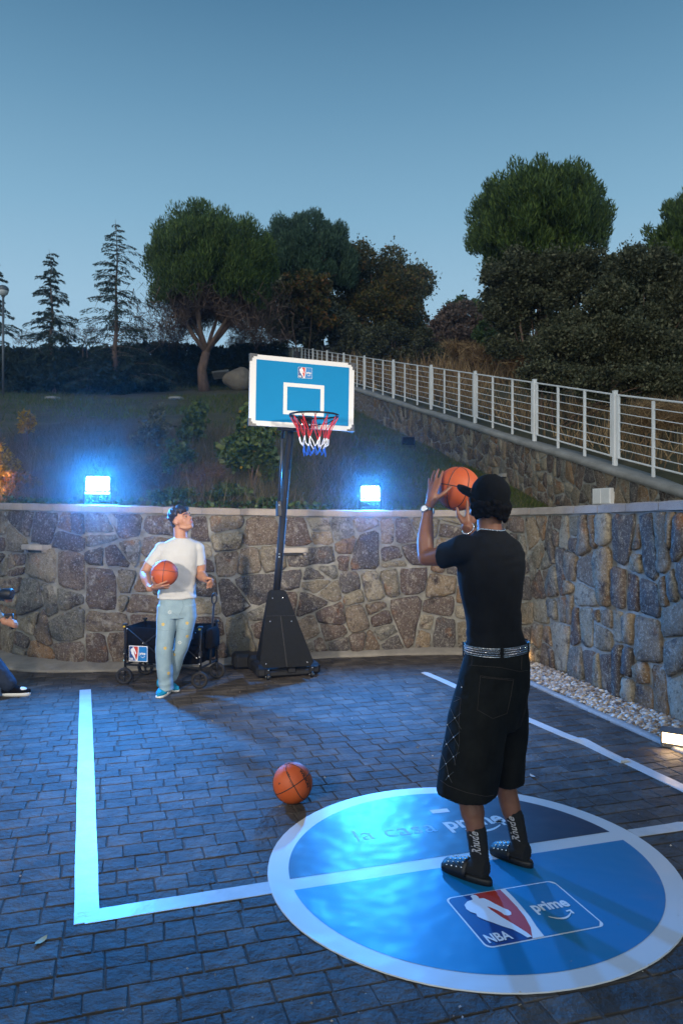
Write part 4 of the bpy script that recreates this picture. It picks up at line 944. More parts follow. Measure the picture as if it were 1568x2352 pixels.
mb.add([q0+u_*x+v_*y for x, y in ((.19, .035), (.245, .045), (.25, -.02), (.232, -.02), (.228, .026), (.19, .018))], [(5, 4, 3, 2, 1, 0)]); obj('smile_arrow', mb, M['logo_white'], decal)
q = [G(986, 1863), G(1026, 1859), G(1033, 1867), G(993, 1871)]
for p in q: p.z = pz
obj('print_bar', MB().add(q, [(3, 2, 1, 0)]), M['logo_white'], decal)

# ------------------------------------------------------------------ court lines of white vinyl tape
def tape(label, pts, width, seed, rip=.0, zb=.0042):
    """pts: centre line on the ground"""
    pts = [Vector(p) for p in pts]; L = [0]
    for a, b in zip(pts, pts[1:]): L.append(L[-1]+(b-a).length)
    n = max(4, int(L[-1]/.03)); top = []; V = []
    for i in range(n+1):
        s = L[-1]*i/n; k = max(j for j in range(len(L)) if L[j] <= s+1e-9); k = min(k, len(pts)-2); p = pts[k].lerp(pts[k+1], (s-L[k])/(L[k+1]-L[k]))
        d = (pts[k+1]-pts[k]).normalized(); sd = Vector((-d.y, d.x, 0)); w = width/2*(1+.03*vn(s*4, seed))
        z = zb+.0006*vn(s*9, seed+2)+max(0, rip*(vn(s*2.3, seed+5)-.25))*1.5; z = max(z, zb-.0006)
        V += [p+sd*w+Vector((0, 0, z*(1 if z < zb+.004 else .35))), p+Vector((0, 0, z)), p-sd*w+Vector((0, 0, z)), p-sd*w+Vector((0, 0, .0008)), p+sd*w+Vector((0, 0, .0008))]
    F = []
    for i in range(n):
        for k in range(5): l = (k+1) % 5; F.append((i*5+k, (i+1)*5+k, (i+1)*5+l, i*5+l))
    F += [(0, 1, 2, 3, 4), tuple(n*5+k for k in (4, 3, 2, 1, 0))]
    return tag(obj('tape_line', MB().add(V, F), M['white_tape']), label, 'court line', 'white tape lines of the court')
c0 = (G(173, 2127)+G(231, 2085))/2
ca = G(202, 2106); cb = G(196.5, 1585)
tape('long white tape line running away along the left side of the court', [G(200, 2120), cb], .105, 1)
fa = G(196, 2108); fb = G(618, 2040); dv = (fb-fa).normalized()
tape('short white tape line joining the left line to the vinyl circle', [fa, fb+dv*.04], .108, 2, 0, .0038)
tape('short white tape line leaving the vinyl circle at the right edge', [G(1452, 1915), G(1568, 1898), G(1700, 1880)], .09, 3, .008, .0038)
tape('wrinkled white tape line along the right side near the pebbles', [G(975, 1546), G(1015, 1563), G(1209, 1652), G(1300, 1691), G(1345, 1708), G(1400, 1735), G(1436, 1752)], .085, 4, .075)
tape('near end of the wrinkled right tape line, overlapping it with a step', [G(1428, 1745), G(1470, 1765), G(1568, 1812), G(1700, 1878)], .088, 5, .06, .0075)

# ------------------------------------------------------------------ basketballs
def basketball(c, r, label, rot, print_=False, prot=None):
    c = Vector(c); t = thing('basketball', label, 'basketball', (c.x, c.y, c.z-r)); WORLD_ORIGIN[t] = Vector((c.x, c.y, c.z-r))
    obj('leather', MB().ball(c, (r, r, r), 32, 20), M['leather_ball'], t, True)
    def seam(fn, closed=True, n=56):
        pts = []
        for i in range(n):
            v = Vector(fn(2*math.pi*i/n)).normalized(); pts.append(c+rot@v*(r-.0012))
        obj('seam', MB().tube(pts, .0030, 5, closed=True), M['ball_black'], t, True)
    seam(lambda a: (math.cos(a), math.sin(a), 0)); seam(lambda a: (math.cos(a), 0, math.sin(a)))
    for s in (1, -1): seam(lambda a: (s*(.50+.20*math.cos(2*a)), .86*math.cos(a), .86*math.sin(a)))
    if print_:
        def on(u0, v0, s=1.0, ang=0):
            return lambda a, b: c+(prot or rot)@(Vector((math.cos(v0+(a*math.sin(ang)+b*math.cos(ang))*s)*math.cos(u0+(a*math.cos(ang)-b*math.sin(ang))*s), math.cos(v0+(a*math.sin(ang)+b*math.cos(ang))*s)*math.sin(u0+(a*math.cos(ang)-b*math.sin(ang))*s), math.sin(v0+(a*math.sin(ang)+b*math.cos(ang))*s))))*(r+.0006)
        for body, u0, v0, w, bold, ang in print_:
            mb = MB(); put_text(mb, body, on(u0, v0, 1.0, ang), w, bold); obj('ball_print', mb, M['ball_black'], t)
    return t
def frame_rot(x, z):
    x = Vector(x).normalized(); z = Vector(z); z = (z-x*z.dot(x)).normalized(); return Matrix((x, z.cross(x), z)).transposed()

gb = Vector((-.294, 4.43, .12))
basketball(gb, .12, 'orange basketball lying on the pavers beside the vinyl circle', frame_rot((.75, -.45, .50), (-.5, .1, .85)), [('NBA', -.30, .42, .30, .03, -1.0), ('WILSON', .42, .55, .95, .05, -1.05), ('Evo NXT', -.12, .02, .34, 0, -1.0), ('4', -.75, -.05, .10, .02, -1.0)], frame_rot((.02, -.92, .38), (0, 0, 1)))
HB = Vector((.629, 3.98, 1.876))
basketball(HB, .12, 'orange basketball held up in both hands of the player in black', frame_rot((-.55, -.80, .15), (.3, .1, 1)))
MBALL = Vector(P(378, 1317, 6.66))
basketball(MBALL, .12, 'orange basketball held against the hip by the man in white', frame_rot((.15, -.35, .95), (1, .1, .0)))

# ------------------------------------------------------------------ portable hoop
def ray(x, y, Q, n):
    d = Vector(((x-784)/1690, 1, -(y-1176)/1690)); o = Vector((0, 0, EYE)); t = (Q-o).dot(n)/d.dot(n); return o+d*t
hoop = thing('basketball_hoop', 'portable basketball hoop with bright blue backboard, black pole and wheeled base', 'basketball hoop', (-.66, 7.75, 0))
U = Vector((.94, .342, -.019)).normalized(); Nn = Vector((.342, -.94, .006)).normalized(); W_ = Nn.cross(U)*-1
if W_.z < 0: W_ = -W_
BO = Vector((-.886, 7.06, 2.585)); BW, BH = 1.07, .685
def bp(a, b, n=0): return BO+U*a+W_*b+Nn*n
def frame_prism(name, pts, n0, n1, m, parent=hoop, sm=False):
    mb = MB(); k = len(pts); V = [bp(a, b, n0) for a, b in pts]+[bp(a, b, n1) for a, b in pts]
    mb.add(V, [tuple(range(k-1, -1, -1)), tuple(range(k, 2*k))]+[(i, (i+1) % k, k+(i+1) % k, k+i) for i in range(k)]); return obj(name, mb, M[m], parent, sm)
bd = frame_prism('backboard', [(0, 0), (BW, 0), (BW, BH), (0, BH)], -.028, 0, 'board_white')
frame_prism('blue_field', [(.062, .048), (BW-.055, .048), (BW-.055, BH-.046), (.062, BH-.046)], .0002, .0016, 'board_blue', bd)
x0, x1, y0, y1, lw = .335, .753, BH*(1-.815), BH*(1-.362), .038
for nm, r in (('target_stripe', (x0, y0, x1, y0+lw)), ('target_stripe', (x0, y1-lw, x1, y1)), ('target_stripe', (x0, y0+lw, x0+lw, y1-lw)), ('target_stripe', (x1-lw, y0+lw, x1, y1-lw))):
    frame_prism(nm, [(r[0], r[1]), (r[2], r[1]), (r[2], r[3]), (r[0], r[3])], .0016, .0032, 'board_white', bd)
emblem(bd, bp(.480, BH*(1-.1225), .0016), U, -W_, .145, BH*.158, .0008)
for sx in (0, 1):
    for sy in (0, 1):
        c = [(-.006, -.006), (.068, -.006), (.068, .018), (.032, .018), (.032, .034), (.018, .034), (.018, .066), (-.006, .066)]
        pts = [((BW-a if sx else a), (BH-b if sy else b)) for a, b in c]
        if sx != sy: pts = pts[::-1]
        frame_prism('corner_guard', pts, -.034, .006, 'grey_plastic', bd)
# rim, brace and bracket
ba = .555; RC = bp(ba, .082, .365)+Vector((-.018, 0, 0)); RR = .228
def rim_pt(t, r=RR, z=0.0): return RC+(U*math.cos(t)+Vector((Nn.x, Nn.y, 0))*math.sin(t))*r+Vector((0, 0, z))
rim = obj('rim', MB().tube([rim_pt(2*math.pi*i/40) for i in range(40)], .0092, 8, closed=True), M['black_metal'], hoop, True)
def bpz(a, b, n, dx=0): return bp(a, b, n)+Vector((-.018, 0, 0))
rot = Matrix((U, Nn, W_)).transposed()
obj('rim_bracket', MB().box(bp(ba-.01, .055, .03), (.13, .055, .12), rot, bev=.006), M['black_metal'], hoop)
obj('rim_arm', MB().box(bp(ba-.005, .088, .10), (.075, .12, .02), rot, bev=.004), M['black_metal'], hoop)
for s in (-1, 1):
    obj('rim_brace', MB().tube([rim_pt(math.pi/2-s*1.5, RR-.005, -.01), rim_pt(math.pi/2-s*2.1, RR*.86, -.055), bp(ba-.01+s*.075, .022, .05)], .005, 6), M['black_metal'], hoop, True)
for a, b in ((-.045, .085), (.03, .085), (-.045, .028), (.03, .028)): obj('bolt', MB().tube([bp(ba+a, b, .056), bp(ba+a, b, .064)], .008, 6), M['chrome'], hoop)
net = [[], [], [], []]; K = 12; rgn_ = random.Random(3)
for i in range(K):
    t = 2*math.pi*(i+.5)/K; net[0].append(rim_pt(t, RR-.002, -.016))
    obj('net_hook', MB().tube([rim_pt(t-.05, RR, -.008), rim_pt(t-.03, RR, -.022), rim_pt(t+.03, RR, -.022), rim_pt(t+.05, RR, -.008)], .0028, 5), M['black_metal'], hoop)
for lv, (r, z) in enumerate(((.135, -.215), (.100, -.300), (.104, -.375))):
    for i in range(K):
        t = 2*math.pi*(i+(.0 if lv % 2 == 0 else .5))/K; net[lv+1].append(rim_pt(t+rgn_.uniform(-.10, .10), r*rgn_.uniform(.9, 1.1), z+rgn_.uniform(-.014, .014)))
for lv, mm, rr_ in ((0, 'red_cord', .0042), (1, 'white_cord', .0046), (2, 'blue_cord', .0048)):
    for i in range(K):
        for d in ((0, 1) if lv != 1 else (-1, 0)):
            a = net[lv][i]; b = net[lv+1][(i+d) % K]; mid = (a+b)/2; ax = Vector((RC.x, RC.y, mid.z)); mid += (ax-mid).normalized()*(.022 if lv == 0 else -.008)+Vector((rgn_.uniform(-.008, .008), rgn_.uniform(-.008, .008), rgn_.uniform(-.02, 0)))
            obj('net_cord', MB().tube([a, a.lerp(mid, .55)*1.0, mid, b], rr_, 5, cap=False), M[mm], hoop, True)
# pole
pb = P(635.5, 1356, 7.86); pm_ = P(650.5, 1184, 7.70); pt = P(667, 990, 7.52); pt2 = pm_+(pt-pm_)*1.9
obj('pole', MB().tube([pb-(pm_-pb)*.9, pb, pm_, pt2], [.034, .034, .034, .034], 12), M['black_metal'], hoop, True)
obj('lower_sleeve', MB().tube([pb-(pm_-pb)*.2, pb+(pm_-pb)*.98], .039, 12), M['black_metal'], hoop, True)
sa, sb = P(640, 1170, 7.74), P(650, 984, 7.56)
obj('lift_strut', MB().tube([sa, sb], .014, 8), M['grey_plastic'], hoop, True)
obj('strut_cap', MB().tube([sb-(sb-sa)*.12, sb+(sb-sa)*.1], .017, 8), M['black_metal'], hoop, True)
fr = Matrix((bu, bv, Vector((0, 0, 1)))).transposed()
obj('clamp', MB().box(P(640.5, 1168, 7.70), (.05, .09, .16), fr, bev=.006), M['black_plastic'], hoop)
for yy, xx in ((1045, 663.5), (1160, 641), (1272, 641.5), (1279, 641)): obj('bolt', MB().tube([P(xx, yy, 7.60+(yy-1045)*.0008), P(xx, yy, 7.56+(yy-1045)*.0008)], .008, 6), M['chrome'], hoop)
obj('mount_bar', MB().tube([bp(.30, -.012, -.06), bp(.52, -.012, -.06)], .016, 8), M['black_metal'], hoop, True)
for a in (.36, .47):
    for b in (.12, .48): obj('mount_arm', MB().tube([bp(a, b, -.03), pt2-(pt2-pm_)*(.42 if b < .3 else .02)], .014, 8), M['black_metal'], hoop, True)
# trapezoid cover plate
Q0 = P(660, 1531, 7.64); pn = Vector((.29, -.957, .17)).normalized()
px = [(615.5, 1360), (621, 1355.2), (652, 1355), (658, 1360), (720, 1520), (713, 1530), (606.7, 1534.6), (597, 1524)]
fpnt = [ray(x, y, Q0, pn) for x, y in px]; V = fpnt+[p-pn*.012 for p in fpnt]
plate = obj('cover_plate', MB().add(V, [tuple(range(8)), tuple(range(15, 7, -1))]+[(i, 8+i, 8+(i+1) % 8, (i+1) % 8) for i in range(8)]), M['black_panel'], hoop)
for x, y in ((626, 1374), (649, 1374), (620.5, 1427.5), (669.5, 1427), (611, 1525), (705.5, 1521)):
    p = ray(x, y, Q0, pn); obj('bolt', MB().ball(p+pn*.001, (.0095, .0095, .0095), 8, 6), M['chrome'], plate, True)
a, b = ray(612, 1415, Q0, pn), ray(679, 1414, Q0, pn); obj('panel_seam', MB().tube([a+pn*.0005, b+pn*.0005], .0022, 4), M['black_plastic'], plate)
a, b = ray(644.5, 1416, Q0, pn), ray(659, 1531, Q0, pn); obj('panel_seam', MB().tube([a+pn*.0005, b+pn*.0005], .0022, 4), M['black_plastic'], plate)
for s, (xa, xb) in ((0, (619, 602)), (1, (655, 716))):
    a0, a1 = ray(xa, 1362, Q0, pn), ray(xb, 1526, Q0, pn); bk = Vector((-.10, .33, 0))
    V = [a0-pn*.012, a1-pn*.012, a1+bk*1.0, a0+bk*.25]; V += [p+bu*.01*(1 if s == 0 else -1) for p in V]
    obj('side_panel', MB().add(V, [(0, 1, 2, 3), (7, 6, 5, 4), (0, 4, 5, 1), (1, 5, 6, 2), (2, 6, 7, 3), (3, 7, 4, 0)]), M['black_panel'], hoop)
# base tank
F0 = G(590, 1563); 
def bt(a, b, z): return F0+bu*a+bv*b+Vector((0, 0, z))
tank = obj('base_tank', MB().box(bt(.34, .56, .092), (.70, .30, .165), fr, bev=.03), M['black_plastic'], hoop)
obj('base_runner', MB().box(bt(.085, .25, .075), (.17, .46, .12), fr, bev=.028), M['black_plastic'], hoop)
obj('base_runner', MB().box(bt(.62, .27, .075), (.16, .46, .12), fr, bev=.028), M['black_plastic'], hoop)
obj('base_runner', MB().box(bt(-.03, .66, .09), (.24, .26, .165), fr, bev=.03), M['black_plastic'], hoop)
obj('front_bar', MB().box(bt(.355, .07, .055), (.52, .13, .07), fr, bev=.018), M['black_plastic'], hoop)
obj('front_tray', MB().box(bt(.36, .09, .098), (.62, .13, .022), fr, bev=.008), M['black_plastic'], hoop)
obj('handle_block', MB().box(bt(.37, .0, .085), (.08, .04, .05), fr, bev=.006), M['black_plastic'], hoop)
for a in (.115, .585):
    w = obj('base_wheel', MB().tube([bt(a-.014, -.012, .031), bt(a-.012, -.012, .031), bt(a+.012, -.012, .031), bt(a+.014, -.012, .031)], [.024, .031, .031, .024], 16), M['black_plastic'], hoop)
    for s in (-1, 1):
        obj('axle_bolt', MB().ball(bt(a+s*.022, -.012, .031), (.008, .008, .008), 8, 6), M['chrome'], w, True)
    obj('wheel_bracket', MB().box(bt(a, .005, .08), (.05, .03, .07), fr, bev=.006), M['black_metal'], hoop)
    obj('bolt', MB().ball(bt(a+.005, -.015, .10), (.009, .009, .009), 8, 6), M['chrome'], hoop, True)

# ------------------------------------------------------------------ folding wagon
LFp, RFp, RBp, LBp = G(284, 1570), G(461.6, 1580), G(499, 1558), G(329, 1551)
wg = thing('folding_wagon', 'black folding fabric wagon with a league sign, standing behind the man in white', 'wagon', (-1.76, 7.6, 0))
wu = (RFp-LFp).normalized(); wv = Vector((-wu.y, wu.x, 0)); WL = .82; WD = .42; W0 = LFp+wu*.02
wf = Matrix((wu, wv, Vector((0, 0, 1)))).transposed()
def wp(a, b, z): return W0+wu*a+wv*b+Vector((0, 0, z))
# fabric tub
mb = MB(); n = 9
def tubring(z, i, sag=0):
    o = []
    for k in range(n): o.append(wp(i+(WL-2*i)*k/(n-1), i-.01*math.sin(math.pi*k/(n-1))*(z > .3), z-sag*math.sin(math.pi*k/(n-1))))
    for k in range(n): o.append(wp(WL-i-(WL-2*i)*k/(n-1), WD-i, z-sag*math.sin(math.pi*k/(n-1))))
    return o
mb.loft([tubring(.225, .05, .02), tubring(.235, .012, .02), tubring(.42, .010), tubring(.585, .010, .012), tubring(.585, .022, .012), tubring(.42, .022), tubring(.25, .03, .01)])
obj('fabric_tub', mb, M['black_fabric'], wg, True)
for a, b in ((0, 0), (WL, 0), (WL, WD), (0, WD)):
    obj('corner_post', MB().tube([wp(a, b, .15), wp(a, b, .60)], .013, 8), M['black_metal'], wg, True)
    obj('corner_cap', MB().box(wp(a, b, .603), (.045, .045, .022), wf, bev=.006), M['black_plastic'], wg)
    obj('clip', MB().box(wp(a, b-.02*(1 if b == 0 else -1), .585), (.022, .012, .016), wf, bev=.002), M['gold'], wg)
    obj('corner_joint', MB().box(wp(a, b, .33), (.036, .036, .05), wf, bev=.006), M['black_plastic'], wg)
    for z in (.31, .24): obj('rivet', MB().ball(wp(a, b-.022*(1 if b == 0 else -1), z), (.006,)*3, 6, 4), M['chrome'], wg)
for b in (0, WD):
    s = -1 if b == 0 else 1
    for a0, a1 in ((.02, .40), (.42, .80)):
        y_ = b+s*.012
        obj('cross_bar', MB().tube([wp(a0, y_, .575), wp(a1, y_+s*.006, .29)], .0075, 6), M['black_metal'], wg, True)
        obj('cross_bar', MB().tube([wp(a1, y_, .555), wp(a0, y_+s*.0, .27)], .0075, 6), M['black_metal'], wg, True)
        for aa, zz in ((a0+.015, .565), ((a0+a1)/2, .425), (a1-.01, .30), (a1-.02, .55)): obj('rivet', MB().ball(wp(aa, y_+s*.012, zz), (.007,)*3, 6, 4), M['chrome'], wg)
    obj('bottom_bar', MB().tube([wp(0, b, .195), wp(WL, b, .195)], .011, 6), M['black_metal'], wg, True)
for a in (0, WL): obj('end_bar', MB().tube([wp(a, 0, .195), wp(a, WD, .195)], .011, 6), M['black_metal'], wg, True)
for (a, b) in ((0, 0), (WL, 0), (WL, WD), (0, WD)):
    c = wp(a, b-.02 if b == 0 else b+.01, .083); ax = (wu*.25-wv).normalized(); hw2 = .02; d2 = ax.cross(Vector((0, 0, 1))).normalized()
    def ring(r, s): return [c+ax*s+(d2*math.cos(2*math.pi*k/22)+Vector((0, 0, 1))*math.sin(2*math.pi*k/22))*r for k in range(22)]
    mb = MB().loft([ring(.056, -hw2), ring(.074, -hw2), ring(.083, -hw2*.6), ring(.083, hw2*.6), ring(.074, hw2), ring(.056, hw2), ring(.056, -hw2)], cap=False)
    w = obj('wheel', mb, M['rubber'], wg, True)
    mb = MB().tube([c-ax*.018, c+ax*.018], .016, 10); obj('hub', mb, M['black_plastic'], w)
    obj('axle_cap', MB().ball(c-ax*(-.024), (.008,)*3, 8, 5), M['chrome'], w, True)
    for k in range(3):
        t = 2*math.pi*k/3+.5; e = d2*math.cos(t)+Vector((0, 0, 1))*math.sin(t); obj('spoke', MB().tube([c+e*.012, c+e*.060], [.010, .013], 6), M['black_plastic'], w)
    for s in (-1, 1): obj('fork', MB().tube([c+ax*s*.027, wp(a, b, .145)+ax*s*.022], .008, 6), M['black_metal'], wg, True)
    obj('swivel', MB().tube([wp(a, b, .135), wp(a, b, .172)], [.026, .018], 10), M['black_plastic'], wg)
# handle at the right end
h0 = wp(WL+.03, WD*.42, .20); h1 = P(486.8, 1455, 7.55); h2 = P(491.5, 1387, 7.52); tp = P(495, 1360, 7.5)
obj('handle_shaft', MB().tube([h0, h1, h2], [.012, .011, .010], 8), M['black_metal'], wg, True)
ld = (h2-h1).normalized(); ls = wu
lp = [h2+ld*(.055-.055*math.cos(2*math.pi*k/16))+ls*(.026*math.sin(2*math.pi*k/16)) for k in range(16)]
obj('handle_grip', MB().tube(lp, .0085, 8, closed=True), M['black_plastic'], wg, True)
mb = MB().box(wp(WL+.05, WD*.45, .47), (.085, .22, .20), wf, taper=.92, bev=.02); obj('pouch', mb, M['black_fabric'], wg, True)
mb = MB().box(wp(WL-.06, -.012, .50), (.12, .03, .15), wf, bev=.012); obj('cup_pocket', mb, M['black_fabric'], wg, True)
obj('tag_label', MB().box(wp(WL-.075, -.030, .515), (.026, .004, .055), wf), M['grey_plastic'], wg)
# sign
a0, z0, z1 = .06, .40, .245
so = wp(a0, -.030, .392); obj('sign_panel', MB().box(wp(a0+.10, -.027, .392-.075), (.204, .004, .158), wf, bev=.0), M['logo_white'], wg)
emblem(wg, so+Vector((0, 0, .0)), wu, Vector((0, 0, -1)), .20, .15, .0007)

# ------------------------------------------------------------------ floodlights on the wall
def flood(xd, yd, Yw, w, h, tilt, yaw, label, lit=True, seed=1, power=900):
    c = P(xd, yd, Yw); fwd = Vector((math.sin(yaw)*math.cos(tilt), -math.cos(yaw)*math.cos(tilt), -math.sin(tilt))); sd = Vector((math.cos(yaw), math.sin(yaw), 0)); up = sd.cross(fwd); up = up if up.z > 0 else -up
    fm = Matrix((sd, fwd, up)).transposed()
    zb = float(np.interp(c.x, WC[:, 0], WC[:, 2])) if lit else bank(c.x, c.y)
    t = thing('floodlight', label, 'floodlight', (c.x, c.y, zb), 'LED floodlights')
    hs = obj('housing', MB().box(c-fwd*.035, (w+.03, .06, h+.03), fm, bev=.008), M['black_plastic'], t)
    for k in range(7): obj('cooling_fin', MB().box(c-fwd*.078+sd*(w*(k-3)/7.5), (.006, .035, h*.9), fm), M['black_metal'], t)
    mat = M['led'] if lit else M['glass_dark']
    obj('led_panel', MB().box(c-fwd*.004, (w, .006, h), fm), M['chrome'] if lit else mat, t)
    if lit:
        for i in range(6):
            for j in range(4): obj('led_lens', MB().ball(c+fwd*.004+sd*(w*(i-2.5)/6.2)+up*(h*(j-1.5)/4.2), (w/11.6, .012, h/7.8), 12, 6, fm), mat, t, True)
        obj('lower_lip', MB().box(c-up*(h/2+.028)+fwd*.012, (w+.01, .03, .010), fm), M['led_strip'], t)
    b = c.z-zb
    for s in (-1, 1): obj('stand_leg', MB().tube([c+sd*s*(w/2+.02)-fwd*.03, Vector((c.x, c.y, zb))+sd*s*(w/2+.02)+fwd*.03*0, ], .007, 6), M['black_metal'], t)
    obj('stand_foot', MB().box((c.x, c.y, zb+.006), (w+.06, .10, .010), Matrix((sd, Vector((-sd.y, sd.x, 0)), Vector((0, 0, 1)))).transposed()), M['black_metal'], t)
    if lit:
        d = bpy.data.lights.new('flood_beam', 'AREA'); d.shape = 'RECTANGLE'; d.size = w*.8; d.size_y = h*.8; d.energy = power; d.color = (.016, .29, 1.0); d.spread = R(120); d.specular_factor = .07
        o = bpy.data.objects.new('flood_beam', d); COL.objects.link(o); o.location = c+fwd*.02; o.rotation_euler = fwd.to_track_quat('-Z', 'Y').to_euler()
flood(225, 1111, 8.36, .255, .17, R(26), R(24), 'blazing blue LED floodlight on the wall top at the left behind the man in white', power=235)
flood(850, 1130, 9.13, .225, .155, R(28), R(-4), 'blazing blue LED floodlight on the wall top between the hoop and the shooting player', power=130)
Yo = min(np.arange(10, 22, .1), key=lambda Y: abs(bank(at(938, Y), Y)-(EYE-(1027-1176)/1690*Y)))
flood(938, 1013, float(Yo), .27, .17, R(10), R(8), 'switched off black floodlight standing in the grass up the bank', False)

# warm garden light at the gravel edge
Yb = 5.42; c = P(1546, 1697, Yb); tb = thing('garden_light', 'small warm lit garden light at the edge of the pebbles on the right', 'garden light', (c.x, c.y, 0))
rot = Matrix.Rotation(R(-62), 3, 'Z')
obj('housing', MB().box((c.x+.03, c.y, .072), (.20, .09, .14), rot, bev=.008), M['lamp_grey'], tb)
fn_ = rot@Vector((0, -1, 0))
fn_ = Vector((-.55, -.83, 0)).normalized(); fs = Vector((.83, -.55, 0)).normalized(); r2 = Matrix((fs, fn_, Vector((0, 0, 1)))).transposed()
for o in list(tb.children): bpy.data.objects.remove(o)
obj('housing', MB().box(Vector((c.x, c.y, .06))-fn_*.05, (.185, .10, .12), r2, bev=.008), M['lamp_grey'], tb)
obj('lamp_window', MB().box(Vector((c.x, c.y, .080))+fn_*.002, (.155, .008, .075), r2), M['warm_glass'], tb)
obj('lid', MB().box(Vector((c.x, c.y, .128))-fn_*.04, (.20, .14, .012), r2, bev=.003), M['lamp_grey'], tb)
for s in (-1, 1): obj('side_frame', MB().box(Vector((c.x, c.y, .080))+fn_*.004+fs*s*.084, (.012, .014, .085), r2), M['lamp_grey'], tb)

# the matching garden light in the corner, mostly hidden behind the player
cg = Vector((1.99, 8.40, 0)); t2 = thing('garden_light', 'garden light in the far corner of the pebbles, hidden behind the player in black', 'garden light', cg)
f2 = Vector((.80, .60, 0)).normalized(); g2 = Vector((.60, -.80, 0)); r4 = Matrix((g2, f2, Vector((0, 0, 1)))).transposed()
obj('housing', MB().box(cg+Vector((0, 0, .06))-f2*.03, (.16, .08, .11), r4, bev=.008), M['lamp_grey'], t2)
obj('lamp_window', MB().box(cg+Vector((0, 0, .075))+f2*.012, (.14, .008, .07), r4), M['warm_glass'], t2)
area_light('garden_lamp', cg+f2*.03+Vector((0, 0, .08)), cg+f2*.6+Vector((.1, 0, .25)), 1.6, .10, (1.0, .58, .24))
area_light('garden_lamp', (c.x+fn_.x*.02, c.y+fn_.y*.02, .08), (c.x+fn_.x, c.y+fn_.y, -.1), .7, .08, (1.0, .66, .34))
# warm lamp standing on the bank just left of the frame
area_light('bank_lamp', P(-95, 1135, 9.7), P(20, 1075, 10.3), 46, .12, (1.0, .50, .14))

# fittings on the ramp wall
y = 6.65/((1158-784)/1690+.249); c = ramp_pt(y, .03, EYE+(1176-1092)/1690*y); rr3 = Matrix((rdir, rn, Vector((0, 0, 1)))).transposed()
tf = thing('wall_light', 'pale unlit step light on the sloping wall just above the grass', 'wall light', c, 'step lights set in the rubble wall'); tf['group'] = 'lights on the ramp wall'
obj('hood', MB().box(c, (.20, .12, .07), rr3, bev=.008), M['concrete'], tf); obj('lamp_slot', MB().box(c+Vector((0, 0, -.045)), (.16, .06, .02), rr3), M['black_plastic'], tf)
y = 6.65/((1389-784)/1690+.249); c = ramp_pt(y, .035, EYE+(1176-1140)/1690*y)
te = thing('electric_box', 'white two part electric box let into the sloping wall behind the coping', 'electric box', c-Vector((0, 0, .2)))
obj('box_body', MB().box(c, (.46, .07, .24), rr3, bev=.004), M['white_paint'], te)
for s in (-1, 1): obj('box_door', MB().box(c+rdir*s*.112+rn*.037, (.205, .010, .215), rr3, bev=.003), M['white_paint'], te)

# fallen leaves
def leaf(p, s, m, label, ang):
    mb = MB(); p = Vector(p); d = Vector((math.cos(ang), math.sin(ang), 0)); e = Vector((-d.y, d.x, 0)); V = []
    for t in (-1, -.5, 0, .5, 1):
        w = .42*(1-t*t)**.6
        for q in (-1, 0, 1): V.append(p+d*s*t+e*s*w*q+Vector((0, 0, .004+.012*abs(q)*s*15*.1+.006*(t*t))))
    mb.add(V, [(i*3+k, i*3+3+k, i*3+4+k, i*3+1+k) for i in range(4) for k in (0, 1)]); tag(obj('fallen_leaf', mb, m, None, True), label, 'leaf')
leaf(G(95, 2163), .035, M['leaf_dead'], 'dry yellowish leaf lying on the pavers at the lower left', 1.2)
leaf(G(1090, 1592), .022, M['leaf_red'], 'tiny red leaf on the pavers near the kerb', .3) if False else None
leaf(G(1304, 1598)+Vector((0, 0, .005)), .02, M['leaf_red'], 'tiny dark red leaf by the kerb on the paving', .3)
leaf(G(1232, 1881), .02, M['leaf_dead'], 'scrap of white tape by the wrinkled line', .9) if False else None
leaf(G(1222, 1784), .03, M['white_tape'], 'little torn scrap of white tape beside the wrinkled line', 1.9)

gl = np.random.default_rng(77); n = 420; Yv = 2.4+6.2*gl.random(n)**1.3; X = (gl.random(n)*2-1)*.5*Yv; ok = np.array([paved(Vector((a, b, 0))) for a, b in zip(X, Yv)]); X, Yv = X[ok], Yv[ok]
C = np.stack([X, Yv, np.full(len(X), .0035)], -1); dd = gl.normal(size=(len(X), 3))*np.array([1, 1, .15])
tag(arr_obj('grit', leaves(C, .005+.012*gl.random(len(X))**4, gl, .7, dd, .05), 4, M['pebble'], None, origin=(0, 0, 0)), 'tiny bits of grit and leaf litter scattered on the pavers', 'litter', kind='stuff')

# ------------------------------------------------------------------ people
def ering(c, a, b, ra, fa, n=24, p=2.3):
    c = Vector(c); o = []
    for k in range(n):
        t = 2*math.pi*k/n; cx, sx = math.cos(t), math.sin(t)
        o.append(c+ra*(a*math.copysign(abs(cx)**(2/p), cx))+fa*(b*math.copysign(abs(sx)**(2/p), sx)))
    return o
def chain(mb, pts, rads, n=12, sub=4):
    """smooth tapering limb through joints"""
    P_ = [Vector(p) for p in pts]; out = []; rr = []
    Q = [2*P_[0]-P_[1]]+P_+[2*P_[-1]-P_[-2]]
    for i in range(1, len(Q)-2):
        a, b, c, d = Q[i-1:i+3]
        for k in range(sub):
            t = k/sub; out.append(.5*((2*b)+(c-a)*t+(2*a-5*b+4*c-d)*t*t+(-a+3*b-3*c+d)*t**3)); rr.append(rads[i-1]+(rads[i]-rads[i-1])*(t*t*(3-2*t)))
    out.append(P_[-1]); rr.append(rads[-1]); mb.tube(out, rr, n)
    mb.ball(out[0], (rr[0]*.98,)*3, 10, 8); mb.ball(out[-1], (rr[-1]*.98,)*3, 10, 8)
